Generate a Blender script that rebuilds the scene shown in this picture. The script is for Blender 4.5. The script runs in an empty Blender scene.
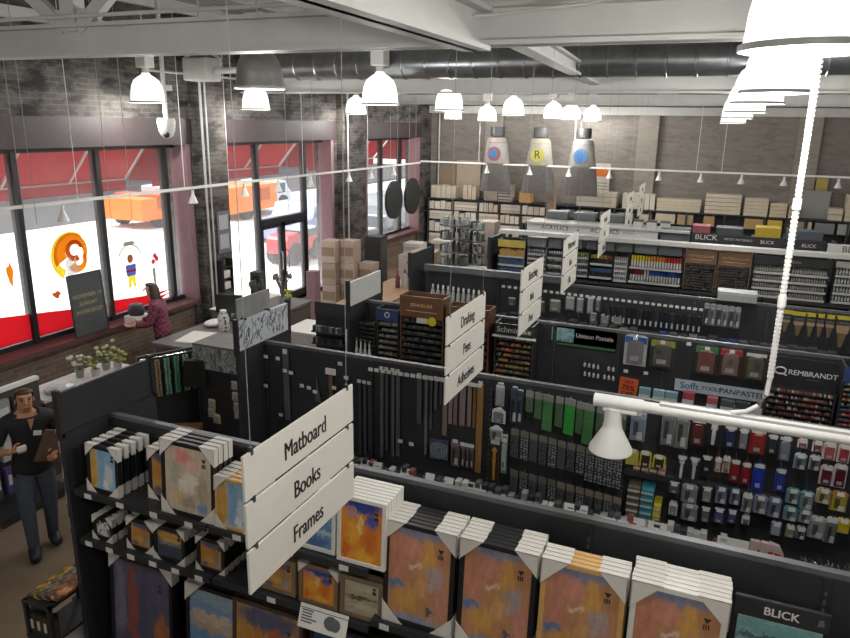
import bpy, math, random
from mathutils import Vector, Matrix, Euler
rnd = random.Random(11)
SC = bpy.context.scene
COL = SC.collection
PI = math.pi
# ------------------------------------------------------------------ camera
F_PX = 709.67
CAM = Vector((0, 0, 4.2))
yaw, pitch, roll = [math.radians(a) for a in (22.6387, 15.4676, 0.9344)]
fw = Vector((-math.sin(yaw)*math.cos(pitch), math.cos(yaw)*math.cos(pitch), -math.sin(pitch)))
r0 = Vector((math.cos(yaw), math.sin(yaw), 0)); u0 = r0.cross(fw)
rt = r0*math.cos(roll)+u0*math.sin(roll); up = -r0*math.sin(roll)+u0*math.cos(roll)
cd = bpy.data.cameras.new('camera'); cam = bpy.data.objects.new('camera', cd); COL.objects.link(cam)
cd.sensor_fit = 'HORIZONTAL'; cd.sensor_width = 36; cd.lens = F_PX*36/850; cd.clip_end = 200
cam.matrix_world = Matrix(((rt.x, up.x, -fw.x, CAM.x), (rt.y, up.y, -fw.y, CAM.y), (rt.z, up.z, -fw.z, CAM.z), (0, 0, 0, 1)))
SC.camera = cam
def at(px, py, **k):
    """point of a known plane (x=, y= or z=) that the photograph shows at a pixel"""
    d = rt*((px-425)/F_PX)-up*((py-319)/F_PX)+fw
    a, v = next(iter(k.items())); i = 'xyz'.index(a)
    return CAM+d*((v-CAM[i])/d[i])
def depth(p): return (Vector(p)-CAM).dot(fw)
# ------------------------------------------------------------------ materials
def lin(h):
    h = h.lstrip('#'); o = []
    for i in (0, 2, 4):
        c = int(h[i:i+2], 16)/255
        o.append(c/12.92 if c <= .04045 else ((c+.055)/1.055)**2.4)
    return (*o, 1)
MATS = {}
def base(name):
    m = bpy.data.materials.new(name); m.use_nodes = True
    nt = m.node_tree; b = nt.nodes['Principled BSDF']
    return m, nt, b
def N(nt, t, **k):
    n = nt.nodes.new(t)
    for a, v in k.items():
        if a in n.inputs: n.inputs[a].default_value = v
        else: setattr(n, a, v)
    return n
def mat(name, col, rough=.6, metal=0, var=.12, scale=9, emit=0, spec=.5, alpha=1):
    if name in MATS: return MATS[name]
    m, nt, b = base(name); c = lin(col)
    tc = N(nt, 'ShaderNodeTexCoord'); no = N(nt, 'ShaderNodeTexNoise'); no.inputs['Scale'].default_value = scale; no.inputs['Detail'].default_value = 4
    nt.links.new(tc.outputs['Object'], no.inputs['Vector'])
    rp = N(nt, 'ShaderNodeValToRGB')
    rp.color_ramp.elements[0].position = .3; rp.color_ramp.elements[1].position = .7
    rp.color_ramp.elements[0].color = (*[x*(1-var) for x in c[:3]], 1)
    rp.color_ramp.elements[1].color = (*[min(1, x*(1+var)) for x in c[:3]], 1)
    nt.links.new(no.outputs['Fac'], rp.inputs[0]); nt.links.new(rp.outputs[0], b.inputs['Base Color'])
    b.inputs['Roughness'].default_value = rough; b.inputs['Metallic'].default_value = metal
    b.inputs['Specular IOR Level'].default_value = spec; b.inputs['Alpha'].default_value = alpha
    if emit:
        b.inputs['Emission Color'].default_value = c; b.inputs['Emission Strength'].default_value = emit
    MATS[name] = m; return m
def paintmat(name, cols, scale=3.0, stretch=(1, 1, 1), dist=1.6, rough=.35):
    """loose abstract brushwork: two noises through a palette"""
    m, nt, b = base(name)
    tc = N(nt, 'ShaderNodeTexCoord'); oi = N(nt, 'ShaderNodeObjectInfo')
    mp = N(nt, 'ShaderNodeMapping'); mp.inputs['Scale'].default_value = stretch
    nt.links.new(tc.outputs['Object'], mp.inputs['Vector'])
    n1 = N(nt, 'ShaderNodeTexNoise'); n1.inputs['Scale'].default_value = scale; n1.inputs['Detail'].default_value = 3.5; n1.inputs['Distortion'].default_value = dist*.3; n1.inputs['Roughness'].default_value = .62
    nt.links.new(mp.outputs[0], n1.inputs['Vector'])
    rp = N(nt, 'ShaderNodeValToRGB'); cr = rp.color_ramp
    k = len(cols)
    for i, cc in enumerate(cols):
        pos = .27+.46*i/(k-1)
        e = cr.elements[i] if i < 2 else cr.elements.new(pos)
        e.position = pos; e.color = lin(cc)
    for i, cc in enumerate(cols):
        cr.elements[i].position = .27+.46*i/(k-1); cr.elements[i].color = lin(cc)
    nt.links.new(n1.outputs['Fac'], rp.inputs[0])
    n2 = N(nt, 'ShaderNodeTexNoise'); n2.inputs['Scale'].default_value = scale*9; n2.inputs['Detail'].default_value = 5
    mp2 = N(nt, 'ShaderNodeMapping'); mp2.inputs['Scale'].default_value = (1, 1, .35)
    nt.links.new(tc.outputs['Object'], mp2.inputs['Vector']); nt.links.new(mp2.outputs[0], n2.inputs['Vector'])
    mx = N(nt, 'ShaderNodeMix'); mx.data_type = 'RGBA'; mx.blend_type = 'OVERLAY'; mx.inputs[0].default_value = .55
    nt.links.new(rp.outputs[0], mx.inputs[6]); nt.links.new(n2.outputs['Fac'], mx.inputs[7])
    nt.links.new(mx.outputs[2], b.inputs['Base Color']); b.inputs['Roughness'].default_value = rough
    MATS[name] = m; return m
def patchpaint(name, ground, patches, rough=.35, streak=(1, 1, .35), mixs=.5):
    """a printed painting: ground colour, then soft-edged patches (u, v, ru, rv, colour) with brush streaks"""
    m, nt, b = base(name); L = nt.links.new
    tc = N(nt, 'ShaderNodeTexCoord'); no = N(nt, 'ShaderNodeTexNoise'); no.inputs['Scale'].default_value = 9; no.inputs['Detail'].default_value = 6; no.inputs['Roughness'].default_value = .65
    L(tc.outputs['Generated'], no.inputs['Vector'])
    s1 = N(nt, 'ShaderNodeVectorMath', operation='SUBTRACT'); s1.inputs[1].default_value = (.5, .5, .5); L(no.outputs['Color'], s1.inputs[0])
    s2 = N(nt, 'ShaderNodeVectorMath', operation='MULTIPLY'); s2.inputs[1].default_value = (.42, 0, .3); L(s1.outputs[0], s2.inputs[0])
    s3 = N(nt, 'ShaderNodeVectorMath', operation='ADD'); L(tc.outputs['Generated'], s3.inputs[0]); L(s2.outputs[0], s3.inputs[1])
    last = None
    for (u, v, ru, rv, col) in patches:
        a = N(nt, 'ShaderNodeVectorMath', operation='SUBTRACT'); a.inputs[1].default_value = (u, 0, v); L(s3.outputs[0], a.inputs[0])
        c = N(nt, 'ShaderNodeVectorMath', operation='MULTIPLY'); c.inputs[1].default_value = (1/ru, 0, 1/rv); L(a.outputs[0], c.inputs[0])
        d = N(nt, 'ShaderNodeVectorMath', operation='LENGTH'); L(c.outputs[0], d.inputs[0])
        r = N(nt, 'ShaderNodeMapRange'); r.inputs[1].default_value = 1.1; r.inputs[2].default_value = .45; r.interpolation_type = 'SMOOTHSTEP'; L(d.outputs['Value'], r.inputs[0])
        x = N(nt, 'ShaderNodeMix'); x.data_type = 'RGBA'; L(r.outputs[0], x.inputs[0])
        if last is None: x.inputs[6].default_value = lin(ground)
        else: L(last, x.inputs[6])
        x.inputs[7].default_value = lin(col); last = x.outputs[2]
    mp2 = N(nt, 'ShaderNodeMapping'); mp2.inputs['Scale'].default_value = streak; n2 = N(nt, 'ShaderNodeTexNoise'); n2.inputs['Scale'].default_value = 26; n2.inputs['Detail'].default_value = 6; n2.inputs['Roughness'].default_value = .7
    L(tc.outputs['Object'], mp2.inputs['Vector']); L(mp2.outputs[0], n2.inputs['Vector'])
    mx = N(nt, 'ShaderNodeMix'); mx.data_type = 'RGBA'; mx.blend_type = 'OVERLAY'; mx.inputs[0].default_value = mixs
    L(last, mx.inputs[6]); L(n2.outputs['Fac'], mx.inputs[7]); L(mx.outputs[2], b.inputs['Base Color']); b.inputs['Roughness'].default_value = rough
    MATS[name] = m; return m
def brickmat(name, a, b_, mortar, ax, spots='#2c2a29', spot_amt=.5, sc=1.0):
    m, nt, b = base(name)
    g = N(nt, 'ShaderNodeNewGeometry'); sp = N(nt, 'ShaderNodeSeparateXYZ'); cb = N(nt, 'ShaderNodeCombineXYZ')
    nt.links.new(g.outputs['Position'], sp.inputs[0])
    if ax == 'xy':   # columns show two faces: run the courses round the corner
        ad = N(nt, 'ShaderNodeMath', operation='ADD'); nt.links.new(sp.outputs[0], ad.inputs[0]); nt.links.new(sp.outputs[1], ad.inputs[1]); nt.links.new(ad.outputs[0], cb.inputs[0])
    else: nt.links.new(sp.outputs[ax], cb.inputs[0])
    nt.links.new(sp.outputs[2], cb.inputs[1])
    br = N(nt, 'ShaderNodeTexBrick'); br.inputs['Scale'].default_value = 1
    br.inputs['Brick Width'].default_value = .23*sc; br.inputs['Row Height'].default_value = .078*sc; br.inputs['Mortar Size'].default_value = .009
    br.inputs['Color1'].default_value = lin(a); br.inputs['Color2'].default_value = lin(b_); br.inputs['Mortar'].default_value = lin(mortar)
    nt.links.new(cb.outputs[0], br.inputs['Vector'])
    n = N(nt, 'ShaderNodeTexNoise'); n.inputs['Scale'].default_value = 1.7; n.inputs['Detail'].default_value = 7; n.inputs['Roughness'].default_value = .65
    mp = N(nt, 'ShaderNodeMapping'); mp.inputs['Scale'].default_value = (1, 2.2, 1)
    nt.links.new(cb.outputs[0], mp.inputs[0]); nt.links.new(mp.outputs[0], n.inputs['Vector'])
    rp = N(nt, 'ShaderNodeValToRGB'); rp.color_ramp.elements[0].position = .32; rp.color_ramp.elements[0].color = (spot_amt,)*3+(1,)
    rp.color_ramp.elements[1].position = .5; rp.color_ramp.elements[1].color = (0, 0, 0, 1)
    if spot_amt > .8: rp.color_ramp.elements[0].position = .40; rp.color_ramp.elements[1].position = .53
    nt.links.new(n.outputs['Fac'], rp.inputs[0])
    mx = N(nt, 'ShaderNodeMix'); mx.data_type = 'RGBA'
    nt.links.new(rp.outputs[0], mx.inputs[0]); nt.links.new(br.outputs['Color'], mx.inputs[6]); mx.inputs[7].default_value = lin(spots)
    nt.links.new(mx.outputs[2], b.inputs['Base Color']); b.inputs['Roughness'].default_value = .9
    bp = N(nt, 'ShaderNodeBump'); bp.inputs['Strength'].default_value = .4; bp.inputs['Distance'].default_value = .02
    nt.links.new(br.outputs['Fac'], bp.inputs['Height']); bp.invert = True; nt.links.new(bp.outputs[0], b.inputs['Normal'])
    MATS[name] = m; return m
def glassmat(name, tint='#ffffff', gloss=.06, veil=.0):
    m = bpy.data.materials.new(name); m.use_nodes = True; nt = m.node_tree; nt.nodes.clear()
    o = N(nt, 'ShaderNodeOutputMaterial'); t = N(nt, 'ShaderNodeBsdfTransparent'); t.inputs[0].default_value = lin(tint)
    g = N(nt, 'ShaderNodeBsdfGlossy'); g.inputs['Roughness'].default_value = .05
    mx = N(nt, 'ShaderNodeMixShader'); mx.inputs[0].default_value = gloss
    nt.links.new(t.outputs[0], mx.inputs[1]); nt.links.new(g.outputs[0], mx.inputs[2]); last = mx
    if veil:
        tl = N(nt, 'ShaderNodeBsdfTranslucent'); tl.inputs[0].default_value = (.9, .9, .9, 1); no = N(nt, 'ShaderNodeTexNoise'); no.inputs['Scale'].default_value = 2.0  # translucent white mixed into the pane as a hazy veil over the view
        mm = N(nt, 'ShaderNodeMath', operation='MULTIPLY'); mm.inputs[1].default_value = veil*2; nt.links.new(no.outputs['Fac'], mm.inputs[0])
        m2 = N(nt, 'ShaderNodeMixShader'); nt.links.new(mm.outputs[0], m2.inputs[0]); nt.links.new(mx.outputs[0], m2.inputs[1]); nt.links.new(tl.outputs[0], m2.inputs[2]); last = m2
    nt.links.new(last.outputs[0], o.inputs[0])
    MATS[name] = m; return m
def clothmat(name, col, trans=.55, transp=0.0):
    """thin fabric or window paint: diffuse on both sides, some light comes through"""
    m = bpy.data.materials.new(name); m.use_nodes = True; nt = m.node_tree; nt.nodes.clear()
    o = N(nt, 'ShaderNodeOutputMaterial'); d = N(nt, 'ShaderNodeBsdfDiffuse'); d.inputs[0].default_value = lin(col)
    t = N(nt, 'ShaderNodeBsdfTranslucent'); t.inputs[0].default_value = lin(col)
    mx = N(nt, 'ShaderNodeMixShader'); mx.inputs[0].default_value = trans
    nt.links.new(d.outputs[0], mx.inputs[1]); nt.links.new(t.outputs[0], mx.inputs[2]); last = mx
    if transp:
        tr = N(nt, 'ShaderNodeBsdfTransparent'); m2 = N(nt, 'ShaderNodeMixShader'); m2.inputs[0].default_value = transp
        nt.links.new(mx.outputs[0], m2.inputs[1]); nt.links.new(tr.outputs[0], m2.inputs[2]); last = m2
    nt.links.new(last.outputs[0], o.inputs[0]); MATS[name] = m; return m
# ------------------------------------------------------------------ mesh building
class MB:
    def __init__(s): s.v = []; s.f = []; s.m = []
    def add(s, vs, fs, mi=0):
        o = len(s.v); s.v += [tuple(v) for v in vs]
        for f in fs: s.f.append([i+o for i in f]); s.m.append(mi)
        return s
    def box(s, a, b, mi=0):
        x0, y0, z0 = a; x1, y1, z1 = b
        return s.add([(x0,y0,z0),(x1,y0,z0),(x1,y1,z0),(x0,y1,z0),(x0,y0,z1),(x1,y0,z1),(x1,y1,z1),(x0,y1,z1)],
                     [(0,3,2,1),(4,5,6,7),(0,1,5,4),(1,2,6,5),(2,3,7,6),(3,0,4,7)], mi)
    def obx(s, c, size, R=None, mi=0):
        hx, hy, hz = [q/2 for q in size]; R = R or Matrix.Identity(3); c = Vector(c)
        vs = [c+R@Vector(p) for p in ((-hx,-hy,-hz),(hx,-hy,-hz),(hx,hy,-hz),(-hx,hy,-hz),(-hx,-hy,hz),(hx,-hy,hz),(hx,hy,hz),(-hx,hy,hz))]
        return s.add(vs, [(0,3,2,1),(4,5,6,7),(0,1,5,4),(1,2,6,5),(2,3,7,6),(3,0,4,7)], mi)
    def bar(s, p, q, w, h, mi=0):
        """box beam from p to q, w wide, h high"""
        p = Vector(p); q = Vector(q); d = (q-p); L = d.length; d.normalize()
        ref = Vector((0,0,1)) if abs(d.z) < .95 else Vector((1,0,0))
        sx = d.cross(ref).normalized(); sz = sx.cross(d).normalized()
        R = Matrix((sx, d, sz)).transposed()
        return s.obx((p+q)/2, (w, L, h), R, mi)
    def cyl(s, p, q, r, n=8, r2=None, mi=0):
        p = Vector(p); q = Vector(q); d = (q-p).normalized(); r2 = r if r2 is None else r2
        ref = Vector((0,0,1)) if abs(d.z) < .95 else Vector((1,0,0))
        a = d.cross(ref).normalized(); b = d.cross(a)
        vs = []
        for c, rr in ((p, r), (q, r2)):
            for i in range(n):
                t = 2*PI*i/n; vs.append(c+a*(rr*math.cos(t))+b*(rr*math.sin(t)))
        fs = [(i, (i+1) % n, n+(i+1) % n, n+i) for i in range(n)]+[tuple(range(n))[::-1], tuple(range(n, 2*n))]
        return s.add(vs, fs, mi)
    def tube(s, pts, r, n=6, mi=0):
        pts = [Vector(p) for p in pts]; vs = []
        for k, p in enumerate(pts):
            d = (pts[min(k+1, len(pts)-1)]-pts[max(k-1, 0)]).normalized()
            ref = Vector((0,0,1)) if abs(d.z) < .9 else Vector((1,0,0))
            a = d.cross(ref).normalized(); b = d.cross(a); rr = r[k] if isinstance(r, (list, tuple)) else r
            vs += [p+a*(rr*math.cos(2*PI*i/n))+b*(rr*math.sin(2*PI*i/n)) for i in range(n)]
        fs = []
        for k in range(len(pts)-1):
            fs += [(k*n+i, k*n+(i+1) % n, (k+1)*n+(i+1) % n, (k+1)*n+i) for i in range(n)]
        fs += [tuple(range(n))[::-1], tuple(range((len(pts)-1)*n, len(pts)*n))]
        return s.add(vs, fs, mi)
    def lathe(s, prof, n=20, c=(0,0,0), mi=0, sx=1, sy=1):
        """prof: (r, z) pairs"""
        vs = []; k = len(prof)
        for r, z in prof:
            vs += [(c[0]+sx*r*math.cos(2*PI*i/n), c[1]+sy*r*math.sin(2*PI*i/n), c[2]+z) for i in range(n)]
        fs = []
        for j in range(k-1):
            fs += [(j*n+i, j*n+(i+1) % n, (j+1)*n+(i+1) % n, (j+1)*n+i) for i in range(n)]
        if prof[0][0] > .0005: pass
        return s.add(vs, fs, mi)
    def ball(s, c, r, n=10, m=6, mi=0):
        rx, ry, rz = (r, r, r) if not isinstance(r, (tuple, list)) else r
        vs = [(c[0], c[1], c[2]-rz)]
        for j in range(1, m):
            t = -PI/2+PI*j/m
            vs += [(c[0]+rx*math.cos(t)*math.cos(2*PI*i/n), c[1]+ry*math.cos(t)*math.sin(2*PI*i/n), c[2]+rz*math.sin(t)) for i in range(n)]
        vs.append((c[0], c[1], c[2]+rz)); fs = []
        fs += [(0, 1+(i+1) % n, 1+i) for i in range(n)]
        for j in range(m-2):
            fs += [(1+j*n+i, 1+j*n+(i+1) % n, 1+(j+1)*n+(i+1) % n, 1+(j+1)*n+i) for i in range(n)]
        L = len(vs)-1; o = 1+(m-2)*n
        fs += [(o+i, o+(i+1) % n, L) for i in range(n)]
        return s.add(vs, fs, mi)
    def prism(s, poly, a, b, ax='y', mi=0):
        """poly of 2-D points pushed from a to b along an axis (x: poly=(y,z); y: poly=(x,z); z: poly=(x,y))"""
        def P(u, v, w): return {'x': (w, u, v), 'y': (u, w, v), 'z': (u, v, w)}[ax]
        n = len(poly); vs = [P(u, v, a) for u, v in poly]+[P(u, v, b) for u, v in poly]
        fs = [tuple(range(n)), tuple(range(n, 2*n))[::-1]]+[(i, n+i, n+(i+1) % n, (i+1) % n) for i in range(n)]
        return s.add(vs, fs, mi)
    def build(s, name, mats, parent=None, smooth=False, bevel=0, loc=None):
        me = bpy.data.meshes.new(name); me.from_pydata(s.v, [], s.f)
        if not isinstance(mats, (list, tuple)): mats = [mats]
        for m in mats: me.materials.append(m)
        if len(mats) > 1: me.polygons.foreach_set('material_index', s.m)
        me.validate()
        import bmesh
        bm = bmesh.new(); bm.from_mesh(me); bmesh.ops.recalc_face_normals(bm, faces=bm.faces); bm.to_mesh(me); bm.free()
        if smooth:
            me.polygons.foreach_set('use_smooth', [True]*len(me.polygons)); me.set_sharp_from_angle(angle=math.radians(40))
        o = bpy.data.objects.new(name, me); COL.objects.link(o)
        if parent: o.parent = parent
        if loc is not None: o.location = loc
        if bevel:
            md = o.modifiers.new('soft', 'BEVEL'); md.width = bevel; md.segments = 2; md.limit_method = 'ANGLE'
        return o
KIDS = {}
SEEN = {}
def tag(o, label, cat, group=None, kind=None):
    o['label'] = label; o['category'] = cat
    if group: o['group'] = group
    if kind: o['kind'] = kind
    for a_, b_ in ((' front of the stack', ' front of stack'), (' in the stack', ' in stack'), (' from the left', ' from left'), (' from the front', ' from front'), (' from the top', ' from top'), (' in the ', ' in '), (' on the ', ' on '), (' of the ', ' of '), (' the ', ' '), (' hanging pack', ' pack'), (' an ', ' '), (' a ', ' ')):
        if len(label.split()) > 16: label = label.replace(a_, b_)
    o['label'] = label
    n = len(label.split())
    if not 4 <= n <= 16: print('LABELLEN', n, label)
    if label in SEEN: print('DUPLABEL', label)
    SEEN[label] = 1
    return o
def thing(name, label, cat, loc=(0,0,0), rz=0, group=None, rx=0):
    o = bpy.data.objects.new(name, None); COL.objects.link(o); o.empty_display_size = .1
    o.location = loc; o.rotation_euler = (rx, 0, rz)
    return tag(o, label, cat, group)
def struct(o): o['kind'] = 'structure'; return o
def dup(root, loc, rz=None, label=None, group=None, rx=None):
    r = root.copy(); COL.objects.link(r); r.location = loc
    if rz is not None: r.rotation_euler.z = rz
    if rx is not None: r.rotation_euler.x = rx
    if label: tag(r, label, root['category'])
    if group: r['group'] = group
    for ch in list(root.children):
        c = ch.copy(); COL.objects.link(c); c.parent = r
        for g in list(ch.children):
            d = g.copy(); COL.objects.link(d); d.parent = c
    return r
def text(body, size, loc, rot, m, parent, ext=.0015, align='CENTER', name='lettering', sx=1, bold=0):
    cu = bpy.data.curves.new(name, 'FONT'); cu.body = body; cu.size = size; cu.extrude = ext
    cu.align_x = align; cu.align_y = 'CENTER'; cu.resolution_u = 3
    t_ = bpy.data.objects.new(name, cu); COL.objects.link(t_); cu.materials.append(m)
    me = bpy.data.meshes.new_from_object(t_.evaluated_get(bpy.context.evaluated_depsgraph_get())); bpy.data.objects.remove(t_); bpy.data.curves.remove(cu)
    if bold:   # heavier strokes: the same outline once more, a hair to the right
        v = [tuple(q.co) for q in me.vertices]; fs = [tuple(q.vertices) for q in me.polygons]; n = len(v)
        m2 = bpy.data.meshes.new(name); m2.from_pydata(v+[(a+size*bold, b, c*.96) for a, b, c in v], [], fs+[tuple(i+n for i in q) for q in fs]); m2.materials.append(m); bpy.data.meshes.remove(me); me = m2
    o = bpy.data.objects.new(name, me); COL.objects.link(o); o.parent = parent; o.location = loc; o.rotation_euler = rot
    o.scale = (sx, 1, 1); return o
FACE_Y = (PI/2, 0, 0)      # reads when seen from -y
FACE_X = (PI/2, 0, PI/2)   # reads when seen from +x
ORD = ['first','second','third','fourth','fifth','sixth','seventh','eighth','ninth','tenth','eleventh','twelfth','thirteenth','fourteenth','fifteenth','sixteenth','seventeenth','eighteenth','nineteenth','twentieth','twenty-first','twenty-second','twenty-third','twenty-fourth','twenty-fifth','twenty-sixth','twenty-seventh','twenty-eighth','twenty-ninth','thirtieth','thirty-first','thirty-second','thirty-third','thirty-fourth','thirty-fifth','thirty-sixth','thirty-seventh','thirty-eighth','thirty-ninth','fortieth']
# ------------------------------------------------------------------ palette
black = mat('black_laminate', '#313235', .5, var=.1, scale=5)
blackm = mat('black_metal', '#2e2f31', .42, spec=.5)
grail = mat('gallery_rail_grey', '#5b5d60', .45)
white = mat('white_card', '#e2e0da', .6, var=.03)
signw = mat('sign_white', '#d9d6cc', .55, var=.02)
wmetal = mat('white_metal', '#dcdcd8', .4, var=.03)
steelw = mat('white_painted_steel', '#c2c2bd', .55, var=.06, scale=3)
tagw = mat('price_tag_white', '#d8d8d4', .5, var=.02)
ink = mat('black_ink', '#161616', .6)
inkw = mat('white_ink', '#d6d6d2', .6, var=.02)
wood = mat('pale_wood', '#b88f5e', .55, var=.2, scale=14)
wood2 = mat('brown_wood', '#6e4c33', .5, var=.2, scale=10)
cream = mat('raw_canvas', '#d5cbb8', .8, var=.05)
kraft = mat('kraft_card', '#ab8a63', .8, var=.08)
greyb = mat('grey_bin', '#6f7476', .6, var=.06)
dkgrey = mat('dark_grey_plastic', '#3a3b3e', .5)
wiregrey = mat('wire_grey', '#8f8f8d', .5)
midgrey = mat('mid_grey', '#5d5f62', .55)
clearp = mat('clear_pack', '#9fa3a6', .25, var=.1, spec=.8)
mauve = mat('maroon_steel', '#5b4144', .6, var=.08)
reveal = mat('pink_and_awning_tint', '#917277', .75, var=.06)  # pinkish light off the red awnings is put into the reveal colour
galv = mat('galvanised', '#8d9092', .32, metal=.85, var=.15, scale=6)
chrome = mat('chrome', '#c9c9c9', .2, metal=.9)
skin = mat('skin', '#c08a6c', .55, var=.06)
# ================================================================== the setting
XW = -9.06; YB = 22.0; ZC = 6.1
def sbox(name, a, b, m):
    return struct(MB().box(a, b).build(name, m))
# floor: worn brown polished concrete
m, nt, bs = base('polished_concrete'); tc = N(nt, 'ShaderNodeTexCoord')
n1 = N(nt, 'ShaderNodeTexNoise'); n1.inputs['Scale'].default_value = .9; n1.inputs['Detail'].default_value = 8
nt.links.new(tc.outputs['Object'], n1.inputs['Vector'])
rp = N(nt, 'ShaderNodeValToRGB'); rp.color_ramp.elements[0].position = .3; rp.color_ramp.elements[0].color = lin('#5d4a38'); rp.color_ramp.elements[1].position = .7; rp.color_ramp.elements[1].color = lin('#91806b')
nt.links.new(n1.outputs['Fac'], rp.inputs[0]); nt.links.new(rp.outputs[0], bs.inputs['Base Color']); bs.inputs['Roughness'].default_value = .35
floorm = m
sbox('floor', (-9.5, -3.2, -.15), (7.2, 22.3, 0), floorm)
# ceiling deck: grey-white boards running with the rafters
m, nt, bs = base('ceiling_boards'); g = N(nt, 'ShaderNodeNewGeometry'); wv = N(nt, 'ShaderNodeTexWave'); wv.inputs['Scale'].default_value = 1.6; wv.bands_direction = 'X'; wv.inputs['Distortion'].default_value = .4
nt.links.new(g.outputs['Position'], wv.inputs['Vector']); rp = N(nt, 'ShaderNodeValToRGB')
rp.color_ramp.elements[0].position = .02; rp.color_ramp.elements[0].color = lin('#6b6a67'); rp.color_ramp.elements[1].position = .14; rp.color_ramp.elements[1].color = lin('#a9a8a2')
nt.links.new(wv.outputs['Fac'], rp.inputs[0]); nt.links.new(rp.outputs[0], bs.inputs['Base Color']); bs.inputs['Roughness'].default_value = .8
sbox('ceiling', (-9.5, -3.2, ZC), (7.2, 22.3, ZC+.15), m)
bl = brickmat('old_brick_left', '#5f5b56', '#4d4945', '#68645f', 1, '#1f1d1d', .95)
bk = brickmat('old_brick_back', '#8a847d', '#7f7972', '#827c75', 0, '#5a524c', .5)
blow = brickmat('brick_below_sill', '#7d6a5c', '#6b5a4f', '#877a6d', 1, '#453a34', .5)
bpil = brickmat('pilaster_brick', '#5f5a55', '#4c4743', '#66615b', 'xy', '#232120', .9)
bp2 = brickmat('painted_pilaster', '#9a938a', '#8e877e', '#958e85', 'xy', '#7c756d', .4)
# left wall: one mesh of brick with three openings
W1, W2, W3 = (4.2, 10.4), (11.5, 15.55), (17.45, 20.95)
wl = MB()
wl.box((-9.5, -3.2, 3.76), (XW, 22.3, ZC)); wl.box((-9.5, -3.2, 0), (XW, W1[0], 3.76), 0)
for a, b in ((W1[1], W2[0]), (W2[1], W3[0]), (W3[1], 22.3)): wl.box((-9.5, a, 0), (XW, b, 3.76))
wl.box((-9.5, W1[0], 0), (XW-.06, W1[1], .82), 1); wl.box((-9.5, W3[0], 0), (XW-.06, W3[1], .82), 1)
struct(wl.build('wall_left', [bl, blow]))
struct(MB().box((-9.5, YB, 0), (7.2, YB+.3, ZC)).build('wall_back', bk))
sbox('wall_right', (7.0, -3.2, 0), (7.2, YB, ZC), mat('plain_wall', '#8f8b84', .8))
sbox('wall_front', (-9.5, -3.2, 0), (7.0, -3.0, ZC), mat('plain_wall', '#8f8b84', .8))
# pilasters on the left wall and the back wall
k = 1
for a, b in ((10.55, 11.35), (15.85, 17.1)):
    sbox('wall_pilaster', (XW, a, 0), (XW+.16, b, ZC), bpil)
for x in (-2.28, 1.85, -6.9):
    sbox('wall_pilaster', (x-.28, YB-.14, 0), (x+.28, YB, 4.55), bp2)
sbox('trim_1', (-9.4, YB-.2, 4.5), (7.0, YB, 4.72), steelw)      # pale ledger beam on the back wall
for k, (a, b) in enumerate((W1, W2, W3)):
    struct(MB().box((XW-.03, a-.2, 3.76), (XW+.05, b+.2, 4.2)).build('trim_%d' % (k+2), mat('lintel_maroon', '#382d2d', .6)))
    t = MB()
    t.box((-9.4, a-.06, 0 if k == 1 else .9), (XW+.02, a+.02, 3.8)); t.box((-9.4, b-.02, 0 if k == 1 else .9), (XW+.02, b+.1, 3.8))
    struct(t.build('trim_%d' % (k+5), reveal))
sillm = mat('sill_maroon', '#5d3d3a', .6)
for k, (a, b) in enumerate((W1, W3)):
    t = MB().box((-9.36, a, .83), (XW+.1, b, .9))
    struct(t.build('trim_%d' % (8+k), sillm))
# windows: dark mullions and panes
framem = mat('window_frame_dark', '#1b1b1e', .5)
glass = glassmat('window_glass', '#f4f7f7', .04, .07)
def window(n, y0, y1, z0, ys, transom=()):
    f = MB(); z1 = 3.72
    f.box((-9.42, y0, z1-.03), (-9.3, y1, z1+.06)); f.box((-9.42, y0, z0), (-9.3, y1, z0+.07))
    for y in ys: f.box((-9.42, y-.042, z0), (-9.28, y+.042, z1))
    for (a, b, z) in transom: f.box((-9.42, a, z-.06), (-9.28, b, z+.06))
    o = struct(f.build('window_%d' % n, framem))
    e = [y0]+list(ys)+[y1]
    for a, b in zip(e[:-1], e[1:]):
        if b-a > .2: MB().box((-9.352, a+.03, z0+.05), (-9.346, b-.03, z1-.02)).build('pane', glass, o)
    return o
window(1, W1[0], W1[1], .9, (5.7, 7.15, 8.62, 10.12))
window(2, W2[0], W2[1], .02, (12.85, 14.72), ((12.85, 14.72, 2.02),))
window(3, W3[0], W3[1], .9, (18.84, 20.15))
dr = MB()
for a, b in ((12.92, 13.7), (13.76, 14.66)):
    for y in (a, b-.06): dr.box((-9.4, y, .03), (-9.3, y+.07, 1.95))
    dr.box((-9.4, a, 1.86), (-9.3, b, 1.95)); dr.box((-9.4, a, .03), (-9.3, b, .25))
door = struct(dr.build('door_1', framem))
hd = MB()
for y in (13.62, 13.84): hd.tube([(-9.3, y, .85), (-9.24, y, .87), (-9.24, y, 1.28), (-9.3, y, 1.3)], .014)
hd.build('door_handle', chrome, door)
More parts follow.
